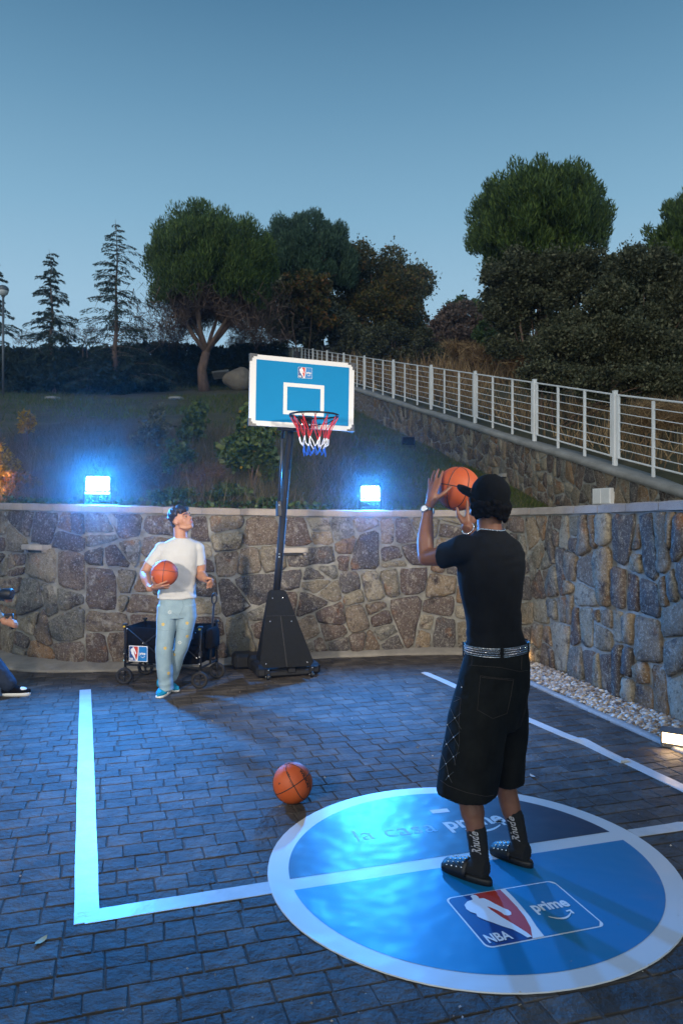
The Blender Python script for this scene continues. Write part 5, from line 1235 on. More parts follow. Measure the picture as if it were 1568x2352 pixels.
def hand(mb, wrist, palm, back, tips, thumb, s=1.0, wr=.026, curl=.35):
    """wrist, palm centre, direction of the back of the hand, four (knuckle, tip) pairs, thumb (base, middle, tip)"""
    w = Vector(wrist); pc = Vector(palm); bk = Vector(back).normalized()
    kn = [Vector(k) for k, t in tips]; kc = sum(kn, Vector())/4
    ax = (kc-w).normalized(); sd = ax.cross(bk).normalized()
    for k in kn:
        chain(mb, [w.lerp(k, .12)*1.0, w.lerp(k, .55)+bk*.002, k], [.016*s, .0145*s, .0115*s], 9, 3)
    mb.ball(w.lerp(kc, .45), (.036*s, .036*s, .036*s*.9), 12, 8, Matrix((sd, ax, bk)).transposed()@Matrix.Diagonal((1, 1, .42)))
    mb.tube([w-ax*.02, w+ax*.025], [wr*s, wr*s*.95], 10)
    for i, (k, t) in enumerate(tips):
        k, t = Vector(k), Vector(t); L = (t-k).length; r = (.0088, .0092, .0088, .0078)[i]*s
        m1 = k.lerp(t, .42)+bk*L*curl*.30; m2 = k.lerp(t, .74)+bk*L*curl*.24
        chain(mb, [k, m1, m2, t], [r*1.12, r*1.05, r*.95, r*.8], 9, 3)
    a, b, c = [Vector(q) for q in thumb]; chain(mb, [w.lerp(a, .3), a, b, c], [.016*s, .0145*s, .0115*s, .0085*s], 9, 3)
def head(mb, C, fw, up, s=1.0, ears=True):
    C = Vector(C); fw = Vector(fw).normalized(); up = Vector(up); up = (up-fw*up.dot(fw)).normalized(); rt = fw.cross(up); Mx = Matrix((rt, fw, up)).transposed()
    q = lambda a, b, c: C+(rt*a+fw*b+up*c)*s
    mb.ball(q(0, -.012, .028), (.074*s, .093*s, .088*s), 18, 12, Mx)
    mb.ball(q(0, .022, -.030), (.060*s, .066*s, .080*s), 16, 12, Mx)
    mb.ball(q(0, .048, -.082), (.034*s, .030*s, .026*s), 12, 8, Mx)      # chin
    for e in (-1, 1):
        mb.ball(q(e*.036, .050, -.022), (.024*s, .026*s, .028*s), 10, 8, Mx)   # cheek
        mb.tube([q(e*.058, -.005, -.050), q(e*.042, .030, -.078), q(e*.018, .055, -.090)], [.018*s, .017*s, .015*s], 8)   # jaw
        mb.tube([q(e*.012, .085, .020), q(e*.046, .066, .020)], [.0085*s, .0075*s], 7)  # brow
        if ears:
            mb.tube([q(e*.074, .002, .012), q(e*.083, -.010, .022), q(e*.086, -.016, .002), q(e*.080, -.006, -.018), q(e*.074, .004, -.024)], [.006*s]*5, 6)
            mb.ball(q(e*.076, -.004, -.002), (.006*s, .014*s, .022*s), 8, 6, Mx)
    mb.tube([q(0, .082, .012), q(0, .098, -.010), q(0, .108, -.026)], [.008*s, .0095*s, .0125*s], 8)     # nose
    for e in (-1, 1): mb.ball(q(e*.010, .094, -.029), (.0085*s,)*3, 8, 6)
    mb.ball(q(0, .083, -.046), (.022*s, .010*s, .006*s), 10, 6, Mx); mb.ball(q(0, .080, -.062), (.019*s, .010*s, .007*s), 10, 6, Mx)
    return q, Mx
def wrinkle(sc, amp, stretch=(1, 1, 1), sc2=None, amp2=0):
    def f(w, n):
        a = vnoise(w*np.array(stretch)*sc+11.3); r = (1-np.abs(a)*2)*amp*.5
        if sc2: r = r+vnoise(w*sc2+3.7)*amp2
        return r
    return f
def foot(mb, heel, toe, w, h, rise=.0, n=9, z0=.0):
    """solid shoe shape from heel to toe"""
    h0 = Vector(heel); t0 = Vector(toe); d = (t0-h0); L = d.length; d.normalize(); s = Vector((-d.y, d.x, 0)); R_ = []
    for i in range(n):
        t = i/(n-1); ww = w/2*(.72+.36*math.sin(math.pi*min(1, t*.9+.12))**1.0)*(1 if t < .75 else max(.30, math.cos((t-.75)/.25*1.25))); hh = h*(1.0-.62*min(1, t*1.15)**1.3) if t > .25 else h*(.93+.07*t/.25)
        c = h0+d*(L*t); R_.append([c+s*ww*math.cos(2*math.pi*k/14)*(1 if math.sin(2*math.pi*k/14) < .3 else .78)+Vector((0, 0, z0+hh*.5+hh*.5*math.copysign(abs(math.sin(2*math.pi*k/14))**.6, math.sin(2*math.pi*k/14)))) for k in range(14)])
    mb.loft(R_)
def sole(name, parent, heel, toe, w, th, mat, z0=0.0):
    h0 = Vector(heel); t0 = Vector(toe); d = (t0-h0); L = d.length; d.normalize(); s = Vector((-d.y, d.x, 0)); pts = []
    for k in range(28):
        a = 2*math.pi*k/28; x = math.cos(a); y = math.sin(a); ww = w/2*(.80+.20*x)*(abs(y)**.8)*math.copysign(1, y); pts.append(h0+d*(L*.5+L*.5*math.copysign(abs(x)**.75, x))+s*ww)
    mb = MB(); V = [p+Vector((0, 0, z0)) for p in pts]+[p+Vector((0, 0, z0+th*.8)) for p in pts]+[(h0+t0)/2+(p-(h0+t0)/2)*.97+Vector((0, 0, z0+th)) for p in pts]
    mb.add(V, [tuple(range(27, -1, -1))]+[(r*28+i, r*28+(i+1) % 28, r*28+28+(i+1) % 28, r*28+28+i) for r in (0, 1) for i in range(28)]+[tuple(range(56, 84))]); return obj(name, mb, M[mat], parent, True)

# ---- the shooting player in black, seen from behind
F_ = Vector((-.66, .751, 0)); R_ = Vector((.751, .66, 0)); UPV = Vector((0, 0, 1))
pl = thing('person', 'tall player in black cap, tee and long shorts aiming a ball, standing on the circle', 'person', (.72, 3.60, 0))
C0 = Vector((.735, 3.60, 0))
body = MB()
body.loft([ering(C0+Vector((x, 0, z)), a, b, R_, F_) for z, a, b, x in ((.92, .12, .09, .02), (1.0, .150, .105, .022), (1.08, .145, .100, .02), (1.20, .130, .090, .0), (1.32, .145, .098, -.004), (1.45, .165, .105, -.004), (1.55, .175, .10, -.004), (1.60, .150, .085, -.005), (1.645, .085, .07, -.008))])
body.tube([C0+Vector((-.008, 0, 1.60)), C0+Vector((-.012, 0, 1.68)), C0+Vector((-.018, 0, 1.78))], [.066, .060, .060], 14)
HC = Vector((.712, 3.60, 1.818)); hf = (F_+Vector((0, 0, .28))).normalized(); hq, hM = head(body, HC, hf, UPV, 1.02, False)
LS, LE, LW = Vector((.580, 3.50, 1.572)), Vector((.422, 3.69, 1.520)), Vector((.447, 3.80, 1.765))
RS, RE, RW = Vector((.820, 3.735, 1.555)), Vector((.80, 3.99, 1.50)), Vector((.655, 3.845, 1.672))
chain(body, [LS, LS.lerp(LE, .5)+Vector((0, 0, -.008)), LE], [.058, .050, .041], 14); chain(body, [LE, LE.lerp(LW, .35)+Vector((-.006, 0, 0)), LW], [.041, .043, .027], 14)
chain(body, [RS, RS.lerp(RE, .5), RE], [.055, .048, .040], 14); chain(body, [RE, RE.lerp(RW, .35), RW], [.040, .041, .027], 14)
hand(body, LW, P(995, 1130, 3.92), (-.80, -.55, .1), [(P(1009, 1108, 3.885), P(1016.5, 1082, 3.93)), (P(1000, 1105, 3.90), P(1006.5, 1078, 3.98)), (P(991, 1109, 3.93), P(997, 1082, 4.02)), (P(986.5, 1117, 3.96), P(984.5, 1099, 4.03))], (P(1002, 1146, 3.84), P(1017, 1134, 3.835), P(1034, 1119, 3.855)), 1.0, .027, .12)
hand(body, RW, P(1066, 1184, 3.87), (.1, -.6, -.6), [(P(1072, 1178, 3.86), P(1072, 1150, 3.862)), (P(1081, 1180, 3.89), P(1085, 1157, 3.90)), (P(1090, 1184, 3.93), P(1100, 1162, 3.95)), (P(1094, 1188, 3.96), P(1110, 1170, 4.0))], (P(1057, 1190, 3.865), P(1052, 1181, 3.872), P(1048.5, 1167, 3.875)), 1.0, .027, .15)
# legs
LK, LA = Vector((.60, 3.56, .50)), Vector((.655, 3.485, .10)); RK, RA = Vector((.80, 3.70, .50)), Vector((.885, 3.655, .10))
LH, RH = Vector((.70, 3.57, .93)), Vector((.82, 3.66, .93))
chain(body, [LH, LH.lerp(LK, .5), LK, P(1084, 1862, 3.52), P(1090, 1895, 3.50), LA], [.072, .074, .056, .058, .046, .037], 14)
chain(body, [RH, RH.lerp(RK, .5), RK, P(1170, 1848, 3.68), P(1180, 1885, 3.67), RA], [.072, .074, .054, .051, .041, .036], 14)
foot(body, (.680, 3.455, 0), (.52, 3.60, 0), .080, .085, z0=.03); foot(body, (.912, 3.625, 0), (.79, 3.77, 0), .080, .085, z0=.03)
fuse('body', body, .0055, M['skin_dark'], pl, 5, None)
# eyes (turned away from the camera)
for e in (-1, 1):
    ey = obj('eye', MB().ball(hq(e*.030, .078, -.001), (.0115,)*3, 10, 8), M['eye'], pl, True); obj('iris', MB().ball(hq(e*.030, .0862, -.001), (.0055,)*3, 8, 6), M['iris'], ey, True)
# tee
tee = MB()
tee.loft([ering(C0+Vector((x, 0, z)), a, b, R_, F_) for z, a, b, x in ((1.085, .164, .123, .024), (1.11, .163, .120, .021), (1.18, .152, .110, .012), (1.28, .158, .114, .004), (1.38, .182, .126, -.002), (1.47, .197, .130, -.002), (1.545, .200, .122, -.002), (1.595, .184, .100, -.004), (1.625, .14, .082, -.006), (1.652, .085, .070, -.010), (1.665, .072, .066, -.012))])
sd = (LE-LS).normalized(); tee.loft([ering(LS+sd*d+Vector((0, 0, dz)), r, r*1.05, sd.cross(UPV).normalized(), UPV, 16, 2) for d, r, dz in ((-.02, .060, .0), (.02, .068, 0), (.06, .067, -.004), (.10, .063, -.006), (.135, .065, -.008))]); tee.ball(LS, (.070, .070, .072), 16, 12); tee.ball(LS+R_*.05, (.070, .070, .068), 16, 12)
sd = (RE-RS).normalized(); tee.loft([ering(RS+sd*d, r, r, sd.cross(UPV).normalized(), (sd.cross(UPV).normalized()).cross(sd), 16, 2) for d, r in ((0, .060), (.09, .060), (.16, .058))]); tee.ball(RS, (.068, .068, .070), 16, 12)
def teefold(w, n):
    z = w[:, 2]; lo = sstep(1.34, 1.12, z); diag = np.sin((w[:, 2]*1.0+(w[:, 0]-.75)*.55)*88+vnoise(w*9)*3.2); hor = np.sin((w[:, 2]+(w[:, 0]-.75)*.12)*118+vnoise(w*7+5)*3.5)
    mk = np.clip(vnoise(w*np.array([5, 5, 7])+8)*1.6+.3, 0, 1); return .0085*diag*lo*mk+.0036*hor*mk*sstep(1.30, 1.45, z)*sstep(1.62, 1.5, z)+.003*vnoise(w*18)
fuse('t_shirt', tee, .006, M['black_cotton'], pl, 12, teefold)
# shorts: hips, then two wide legs
sh = MB()
sh.loft([ering(C0+Vector((x, y, z)), a, b, R_, F_, 26, 2.4) for z, a, b, x, y in ((.70, .16, .13, -.01, .0), (.80, .178, .150, -.005, 0), (.90, .186, .155, .006, 0), (1.0, .178, .145, .018, 0), (1.065, .168, .130, .024, 0), (1.088, .166, .126, .024, 0))])
def sleg(cols, tw): sh.loft([ering(c, a, b, R_, F_, 22, 2.6) for c, a, b in cols])
sleg([((.690, 3.565, .90), .115, .135), ((.655, 3.545, .76), .126, .145), ((.630, 3.535, .62), .128, .146), ((.607, 3.525, .48), .127, .142), ((.598, 3.52, .415), .127, .140), ((.596, 3.518, .398), .124, .138)], 0)
sleg([((.785, 3.66, .90), .100, .130), ((.808, 3.69, .76), .094, .126), ((.818, 3.71, .62), .092, .122), ((.812, 3.715, .50), .088, .118), ((.808, 3.715, .405), .086, .115), ((.808, 3.715, .392), .084, .113)], 0)
def shfold(w, n):
    z = w[:, 2]; return .0045*vnoise(w*np.array([7, 7, 3.0]))+.0028*np.sin(w[:, 0]*48+vnoise(w*5)*4+w[:, 2]*9)*sstep(.95, .6, z)+.0018*vnoise(w*26)
shorts = fuse('shorts', sh, .007, M['black_denim'], pl, 4, shfold)
# belt with studs and loops
def hip(t, z, k=1.0):
    c = C0+Vector((.024, 0, z)); cx, sx = math.cos(t), math.sin(t); return c+R_*(.166*k*math.copysign(abs(cx)**(2/2.4), cx))+F_*(.128*k*math.copysign(abs(sx)**(2/2.4), sx))
nb = 72; V = []; F = []
for i in range(nb):
    t = 2*math.pi*i/nb
    for z, k in ((1.068, 1.012), (1.068, 1.035), (1.112, 1.035), (1.112, 1.012)): V.append(hip(t, z, k))
for i in range(nb):
    j = (i+1) % nb
    for k in range(4): l = (k+1) % 4; F.append((i*4+k, i*4+l, j*4+l, j*4+k))
belt = obj('studded_belt', MB().add(V, F), M['belt'], pl, True)
for z in (1.0705, 1.1095): obj('belt_chain', MB().tube([hip(2*math.pi*i/90, z, 1.042+.006*(i % 2)) for i in range(90)], .0017, 5, closed=True), M['diamond'], belt)
st = MB()
for r_ in range(3):
    for i in range(120):
        t = 2*math.pi*(i+.5*(r_ % 2))/120; p = hip(t, 1.079+.011*r_, 1.038); o_ = (p-(C0+Vector((.024, 0, p.z)))).normalized(); sd = Vector((-o_.y, o_.x, 0)); r = .0036
        st.add([p+sd*r, p+UPV*r, p-sd*r, p-UPV*r, p+o_*.003], [(0, 1, 4), (1, 2, 4), (2, 3, 4), (3, 0, 4)])
tag(obj('studs', st, M['diamond'], belt), kind='stuff')
for t in (-2.2, -1.15, -.32, 1.2, 2.4):
    a, b = hip(t, 1.048, 1.045), hip(t, 1.117, 1.045); o_ = (a-(C0+Vector((.024, 0, a.z)))).normalized(); sd = Vector((-o_.y, o_.x, 0)); obj('belt_loop', MB().add([a-sd*.008, a+sd*.008, b+sd*.008, b-sd*.008]+[q+o_*.004 for q in (a-sd*.008, a+sd*.008, b+sd*.008, b-sd*.008)], [(3, 2, 1, 0), (4, 5, 6, 7), (0, 1, 5, 4), (1, 2, 6, 5), (2, 3, 7, 6), (3, 0, 4, 7)]), M['black_denim'], shorts)
# stitch lines projected on the cloth from the camera side
def on_mesh(o, x, y, lift=.0015):
    loc = WORLD_ORIGIN[pl]; org = Vector((0, 0, EYE))-loc; d = Vector(((x-784)/1690, 1, -(y-1176)/1690)).normalized()
    ok, p, n, _ = o.ray_cast(org, d); return (p+n*lift+loc) if ok else None
def stitch(o, pts, mat='stitch', r=.0009, name='stitch_line', step=7):
    run = []
    for (xa, ya), (xb, yb) in zip(pts, pts[1:]):
        n = max(2, int(math.hypot(xb-xa, yb-ya)/step))
        for i in range(n+1):
            p = on_mesh(o, xa+(xb-xa)*i/n, ya+(yb-ya)*i/n)
            if p is not None and (not run or ((p-run[-1]).length > .002 and (p-run[-1]).length < .08)): run.append(p)
    if len(run) > 2: obj(name, MB().tube(run, r, 4, cap=False), M[mat], o)
zz = lambda a, b: (909.4+a*.2666, 1442.5+b*.2666)
bpy.context.view_layer.update()
for path in ([(725, 412), (860, 430), (1008, 440), (985, 580), (952, 735), (830, 780), (700, 705), (712, 560), (725, 412)], [(735, 425), (1000, 452)], [(630, 320), (900, 340), (1060, 375)], [(1060, 375), (1130, 365)], [(530, 320), (520, 400), (565, 500)], [(380, 1310), (450, 1360), (600, 1415), (770, 1450), (840, 1440)], [(865, 1340), (950, 1362), (1050, 1355)], [(455, 570), (560, 605)], [(655, 225), (650, 320)], [(1078, 240), (1075, 360)], [(560, 605), (540, 800), (545, 1000), (500, 1180)]):
    stitch(shorts, [zz(a, b) for a, b in path])
for path in ([(455, 665), (505, 775), (560, 870)], [(440, 660), (555, 610)], [(430, 740), (442, 835), (495, 940), (540, 1020)], [(442, 835), (555, 735)], [(395, 900), (435, 1000), (495, 1108), (512, 1180)], [(388, 1055), (435, 1000), (495, 940), (550, 895)], [(380, 1060), (430, 1170), (452, 1275), (480, 1330)], [(372, 1225), (430, 1170), (495, 1108), (545, 1070)], [(425, 1310), (452, 1275), (495, 1240)], [(442, 835), (400, 870)]):
    stitch(shorts, [zz(a, b) for a, b in path], 'silver_stitch', .0008)
for a, b in ((453, 665), (506, 775), (442, 835), (495, 941), (435, 1000), (387, 1057), (495, 1108), (430, 1170), (452, 1276), (565, 510)):
    p = on_mesh(shorts, *zz(a, b))
    if p is not None: obj('rhinestone', MB().ball(p, (.0032,)*3, 6, 4), M['diamond'], shorts)
# socks with knitted letters
def sock(ank, top, heel, toe, rt, ra):
    mb = MB(); chain(mb, [top, top.lerp(ank, .5), ank], [rt, (rt+ra)/2, ra], 16); foot(mb, heel, toe, .088, .095, z0=.028)
    return fuse('sock', mb, .006, M['sock'], pl, 3, lambda w, n: .0012*np.sin(w[:, 2]*420))
sl = sock(LA, P(1093, 1908, 3.495), (.682, 3.453, 0), (.53, 3.592, 0), .049, .0435); sr = sock(RA, P(1180, 1873, 3.665), (.915, 3.622, 0), (.80, 3.758, 0), .046, .042)
def sock_text(o, x0, y0, x1, y1, hpx):
    """letters running up the shin from (x0, y0) to (x1, y1)"""
    V, F = text2d('Rhude', .02, .25); V = V-np.array([V[:, 0].min(), V[:, 1].min()]); wmax, hmax = V[:, 0].max(), V[:, 1].max()
    d = np.array([x1-x0, y1-y0]); L = np.linalg.norm(d); d = d/L; pr = np.array([d[1], -d[0]]); out = []
    pr = np.array([-1.0, -.12])
    for a, b in V:
        q = np.array([x0, y0])+d*(a/wmax*L)+pr*(b/hmax*hpx); p = on_mesh(o, q[0], q[1], .0018)
        out.append(p)
    ok = [f for f in F if all(out[i] is not None for i in f)]; fb = next(p for p in out if p is not None)
    obj('knit_letters', MB().add([p if p is not None else fb for p in out], ok), M['sock_letter'], o)
sock_text(sl, 1104, 1962, 1097, 1911, 20); sock_text(sr, 1194, 1933, 1179, 1876, 17)
# slides
for hl, to, hp, tp in (((.700, 3.430, 0), (.497, 3.622, 0), 0, 0), ((.935, 3.603, 0), (.772, 3.792, 0), 0, 0)):
    s_ = sole('slide_sole', pl, hl, to, .108, .034, 'black_plastic')
    h0, t0 = Vector(hl), Vector(to); d = (t0-h0).normalized(); sdv = Vector((-d.y, d.x, 0)); L = (t0-h0).length; rings = []
    for t in (.42, .50, .62, .74, .84, .92):
        c = h0+d*L*t; hh = .078-.045*max(0, (t-.45)/.5); ww = .052*(1 if t < .8 else .88)
        rings.append([c+sdv*ww*math.cos(a)+Vector((0, 0, .022+hh*max(0, math.sin(a))**.8)) for a in np.linspace(-.1, math.pi+.1, 11)]+[c+sdv*ww*.88*math.cos(a)+Vector((0, 0, .020+(hh-.006)*max(0, math.sin(a))**.8)) for a in np.linspace(math.pi+.1, -.1, 11)])
    up_ = obj('slide_strap', MB().loft(rings), M['black_plastic'], pl, True)
    for t in (.50, .60, .70, .80):
        for a in (.5, .9, 1.3, 1.8, 2.3, 2.7):
            c = h0+d*L*t; hh = .078-.045*max(0, (t-.45)/.5); obj('strap_stud', MB().ball(c+sdv*.052*math.cos(a)+Vector((0, 0, .023+hh*math.sin(a)**.8)), (.0042,)*3, 6, 4), M['diamond'], up_)
# cap and hair
hup = (UPV-hf*UPV.dot(hf)).normalized(); hrt = hf.cross(hup); hm = Matrix((hrt, hf, hup)).transposed()
cp = MB(); cc_ = HC+hup*.012-hf*.014; rings = []
for i, t in enumerate(np.linspace(-.28, 1.50, 10)):
    k = math.cos(t) if t > 0 else 1.0; z = .102*math.sin(t) if t > 0 else .11*t
    rings.append([cc_+hrt*(.083*k*math.cos(a))+hf*(.103*k*math.sin(a))+hup*z for a in np.linspace(0, 2*math.pi, 24, endpoint=False)])
cp.loft(rings); cp.ball(cc_+hup*.02, (.084, .102, .090), 18, 12, hm); cp.ball(cc_+hup*.111, (.008, .008, .004), 8, 5, hm)
cap = fuse('cap', cp, .005, M['cap'], pl, 4, lambda w, n: .0012*vnoise(w*40))
V = []; nn = 13
for lay in (0, 1):
    for i in range(nn):
        a = math.pi*(.13+.74*i/(nn-1))
        for q_ in (0, .35, .7, 1):
            V.append(cc_+hrt*(.086*math.cos(a)*(1+.10*q_))+hf*(.096*math.sin(a)+.104*q_*max(0, math.sin(math.pi*i/(nn-1)))**.5)+hup*(-.004-.0055*lay+.016*q_-.034*q_*math.cos(a)**2))
F = []
for lay in (0, 1):
    for i in range(nn-1):
        for k in range(3):
            o_ = lay*nn*4; f = (o_+i*4+k, o_+i*4+k+1, o_+(i+1)*4+k+1, o_+(i+1)*4+k); F.append(f if lay == 0 else f[::-1])
for i in range(nn-1): F.append((i*4+3, nn*4+i*4+3, nn*4+(i+1)*4+3, (i+1)*4+3))
obj('cap_brim', MB().add(V, F), M['cap'], pl, True)
hr = MB(); rh = random.Random(8)
for k in range(190):
    a = rh.uniform(-math.pi*1.13, math.pi*.13) ; z = rh.uniform(-.070, .0)
    if math.sin(a) > .25 and z < -.02: continue
    r = rh.uniform(.010, .017); k_ = 1.0+.08*(z+.02)/.06
    hr.ball(cc_+hrt*(.090*k_*math.cos(a))+hf*(.104*k_*math.sin(a))+hup*(z-.018+.012*math.cos(a*3)), (r, r, r*1.1), 7, 5)
hr.ball(cc_-hup*.035-hf*.022, (.080, .075, .05), 14, 8, hm)
fuse('hair', hr, .005, M['hair'], pl, 1, lambda w, n: .003*vnoise(w*95))
# necklace, watch, bracelet
nk = thing('necklace', 'sparkling silver chain necklace round the neck of the player in black', 'necklace', (C0.x, C0.y, 1.65))
for i in range(64):
    t = 2*math.pi*i/64; p = C0+Vector((-.010, 0, 1.664-.030*max(0, math.sin(t))+.004*math.cos(2*t)))+R_*(.0735*math.cos(t))+F_*(.0705*math.sin(t)); obj('stone_link', MB().ball(p, (.0042,)*3, 6, 5), M['diamond'], nk)
ax = (LW-LE).normalized(); wc = LW-ax*.012; s1 = ax.orthogonal().normalized(); s2 = ax.cross(s1)
wt = thing('wristwatch', 'silver wristwatch on the raised left wrist of the player in black', 'watch', wc)
for i in range(18):
    t0, t1 = 2*math.pi*i/18, 2*math.pi*(i+.82)/18; q = [wc+(s1*math.cos(t)+s2*math.sin(t))*r+ax*h for t in (t0, t1) for r in (.0305, .0335) for h in (-.008, .008)]
    obj('band_link', MB().add(q, [(0, 1, 3, 2), (4, 6, 7, 5), (0, 4, 5, 1), (2, 3, 7, 6), (1, 5, 7, 3), (0, 2, 6, 4)]), M['chrome'], wt)
fd = Vector((-.62, -.78, .05)); fd = (fd-ax*fd.dot(ax)).normalized(); obj('watch_case', MB().tube([wc+fd*.028, wc+fd*.040], [.021, .020], 20), M['chrome'], wt, True); obj('watch_dial', MB().tube([wc+fd*.0395, wc+fd*.0408], [.016, .016], 20), M['logo_white'], wt)
ax = (RW-RE).normalized(); wc = RW-ax*.012; s1 = ax.orthogonal().normalized(); s2 = ax.cross(s1)
br_ = thing('bracelet', 'silver beaded bracelet on the right wrist of the player in black', 'bracelet', wc)
for i in range(26): t = 2*math.pi*i/26; obj('bead', MB().ball(wc+(s1*math.cos(t)+s2*math.sin(t))*.033+ax*.004*math.cos(t), (.0045,)*3, 8, 5), M['diamond'], br_)

# ---- the man in white holding a ball
pm2 = thing('person', 'young man in white tee and pale jeans holding a ball and smiling upwards', 'person', (-1.62, 7.08, 0))
FB = Vector((.34, -.94, 0)); RB = Vector((-.94, -.34, 0))
def XZ(x, y, Yd): return P(x, y, Yd)
body = MB(); c_ = lambda x, z, Yd=7.06: Vector((x, Yd, z))
body.loft([ering(c_(x, z), a, b, RB, FB) for z, a, b, x in ((.84, .135, .10, -1.575), (.95, .145, .105, -1.572), (1.10, .135, .10, -1.562), (1.25, .150, .105, -1.55), (1.36, .165, .108, -1.545), (1.44, .150, .09, -1.54), (1.50, .08, .07, -1.532))])
body.tube([c_(-1.537, 1.46), c_(-1.540, 1.54, 7.05), c_(-1.545, 1.62, 7.05)], [.068, .063, .062], 14)
HB2 = Vector((-1.520, 7.03, 1.668)); hfB = Vector((.80, -.50, .44)).normalized(); upB = Vector((-.28, .0, 1)); hq, hM = head(body, HB2, hfB, upB, 1.07)
S1, E1, W1 = Vector((-1.705, 7.00, 1.395)), Vector((-1.865, 6.98, 1.165)), Vector((-1.745, 6.72, 1.050))
S2, E2, W2 = Vector((-1.390, 7.10, 1.395)), Vector((-1.365, 7.14, 1.135)), Vector((-1.270, 6.92, 1.115))
chain(body, [S1, S1.lerp(E1, .5)+Vector((-.01, 0, 0)), E1], [.060, .057, .048], 14); chain(body, [E1, E1.lerp(W1, .35), W1], [.048, .050, .031], 14)
chain(body, [S2, S2.lerp(E2, .5)+Vector((.012, 0, 0)), E2], [.060, .057, .047], 14); chain(body, [E2, E2.lerp(W2, .35), W2], [.047, .049, .031], 14)
bz = lambda x, y, Yd: P(x, y, Yd)
hand(body, W1, bz(366, 1343, 6.66), (-.2, .1, -1), [(bz(371, 1340, 6.56), bz(384, 1334.5, 6.535)), (bz(373, 1346, 6.58), bz(389, 1342, 6.54)), (bz(373, 1349, 6.62), bz(391, 1347, 6.60)), (bz(371, 1351, 6.66), bz(388, 1351, 6.66))], (bz(356, 1341, 6.62), bz(350, 1331, 6.56), bz(350, 1324, 6.545)), 1.05, .028, .10)
hand(body, W2, bz(479, 1334, 6.86), (.75, -.2, .6), [(bz(487, 1331, 6.84), bz(477, 1340, 6.80)), (bz(487.5, 1337, 6.85), bz(476, 1344, 6.81)), (bz(487, 1343, 6.86), bz(475.5, 1347.5, 6.83)), (bz(485, 1348, 6.87), bz(475, 1351, 6.85))], (bz(474, 1331, 6.83), bz(478, 1328, 6.80), bz(485, 1329, 6.80)), 1.1, .028, .9)
HR, KR, AR = Vector((-1.66, 7.04, .86)), Vector((-1.69, 7.0, .48)), Vector((-1.685, 7.09, .10)); HL, KL, AL = Vector((-1.49, 7.08, .86)), Vector((-1.545, 7.12, .48)), Vector((-1.72, 7.26, .10))
chain(body, [HR, HR.lerp(KR, .5), KR, KR.lerp(AR, .4), AR], [.085, .072, .052, .050, .036], 12); chain(body, [HL, HL.lerp(KL, .5), KL, KL.lerp(AL, .4), AL], [.085, .072, .052, .048, .036], 12)
foot(body, (-1.68, 7.16, 0), (-1.72, 6.96, 0), .075, .08, z0=.02); foot(body, (-1.79, 7.30, 0), (-1.61, 7.18, 0), .075, .08, z0=.02)
fuse('body', body, .0055, M['skin_light'], pm2, 4)
for e in (-1, 1):
    ey = obj('eye', MB().ball(hq(e*.031, .0775, .004), (.0085, .0100, .0042), 10, 8, hM), M['eye'], pm2, True); obj('iris', MB().ball(hq(e*.030, .0835, .004), (.0062, .0062, .0062), 8, 6), M['iris'], ey, True)
    obj('eyebrow', MB().tube([hq(e*.014, .096, .026), hq(e*.030, .090, .032), hq(e*.048, .073, .028)], [.0035, .0045, .003], 6), M['hair_brown'], pm2, True)
obj('lips', MB().ball(hq(0, .091, -.0545), (.022, .006, .0095), 12, 8, hM), M['lip'], pm2, True); obj('teeth', MB().ball(hq(0, .0915, -.0515), (.016, .005, .0045), 10, 6, hM), M['teeth'], pm2, True)
hr = MB(); rh = random.Random(4)
hr.ball(hq(0, -.020, .045), (.080, .098, .080), 18, 12, hM); hr.ball(hq(0, -.055, .0), (.070, .062, .070), 14, 10, hM)
for k in range(60):
    a = rh.uniform(0, 6.28); z = rh.uniform(.06, .125); kk = math.sqrt(max(0, 1-(z-.045)**2/.085**2)); hr.ball(hq(.072*kk*math.cos(a), -.015+.090*kk*math.sin(a), z), (rh.uniform(.018, .026),)*3, 7, 5)
for k in range(26): x = rh.uniform(-.06, .06); hr.ball(hq(x, .075-.25*x*x/.06+rh.uniform(-.006, .008), .078+rh.uniform(-.016, .01)), (.014, .014, .016), 7, 5)
fuse('hair', hr, .005, M['hair_brown'], pm2, 4, lambda w, n: .0025*vnoise(w*np.array([90, 90, 45])))
tee = MB()
tee.loft([ering(c_(x, z, Yd), a, b, RB, FB, 26) for z, a, b, x, Yd in ((.925, .180, .140, -1.578, 7.06), (.95, .181, .140, -1.577, 7.06), (1.03, .174, .133, -1.572, 7.06), (1.13, .168, .128, -1.563, 7.06), (1.24, .174, .130, -1.555, 7.06), (1.33, .182, .132, -1.548, 7.06), (1.40, .184, .122, -1.543, 7.06), (1.455, .165, .10, -1.540, 7.06), (1.482, .115, .082, -1.537, 7.06), (1.500, .082, .070, -1.535, 7.055))])
for S, E, q in ((S1, E1, .64), (S2, E2, .60)):
    sd = (E-S).normalized(); o1 = sd.cross(Vector((0, 1, 0))).normalized(); o2 = sd.cross(o1); L = (E-S).length
    tee.loft([ering(S+sd*d, r, r*1.02, o1, o2, 16, 2) for d, r in ((.01, .066), (.08, .069), (L*q-.03, .068), (L*q, .069))]); tee.ball(S, (.071,)*3, 16, 12); tee.ball(S.lerp(Vector((-1.543, 7.06, 1.42)), .35), (.072, .08, .066), 16, 12)
def teefB(w, n):
    z = w[:, 2]; return .0035*np.sin((w[:, 2]*1.0+(w[:, 0]+1.55)*.8)*55+vnoise(w*8)*3.5)*sstep(1.32, 1.1, z)*(.6+.4*vnoise(w*5))+.004*np.sin((w[:, 2])*70+vnoise(w*8+3)*2)*sstep(1.0, .95, z)+.0025*vnoise(w*20)
fuse('t_shirt', tee, .0065, M['white_cotton'], pm2, 9, teefB)
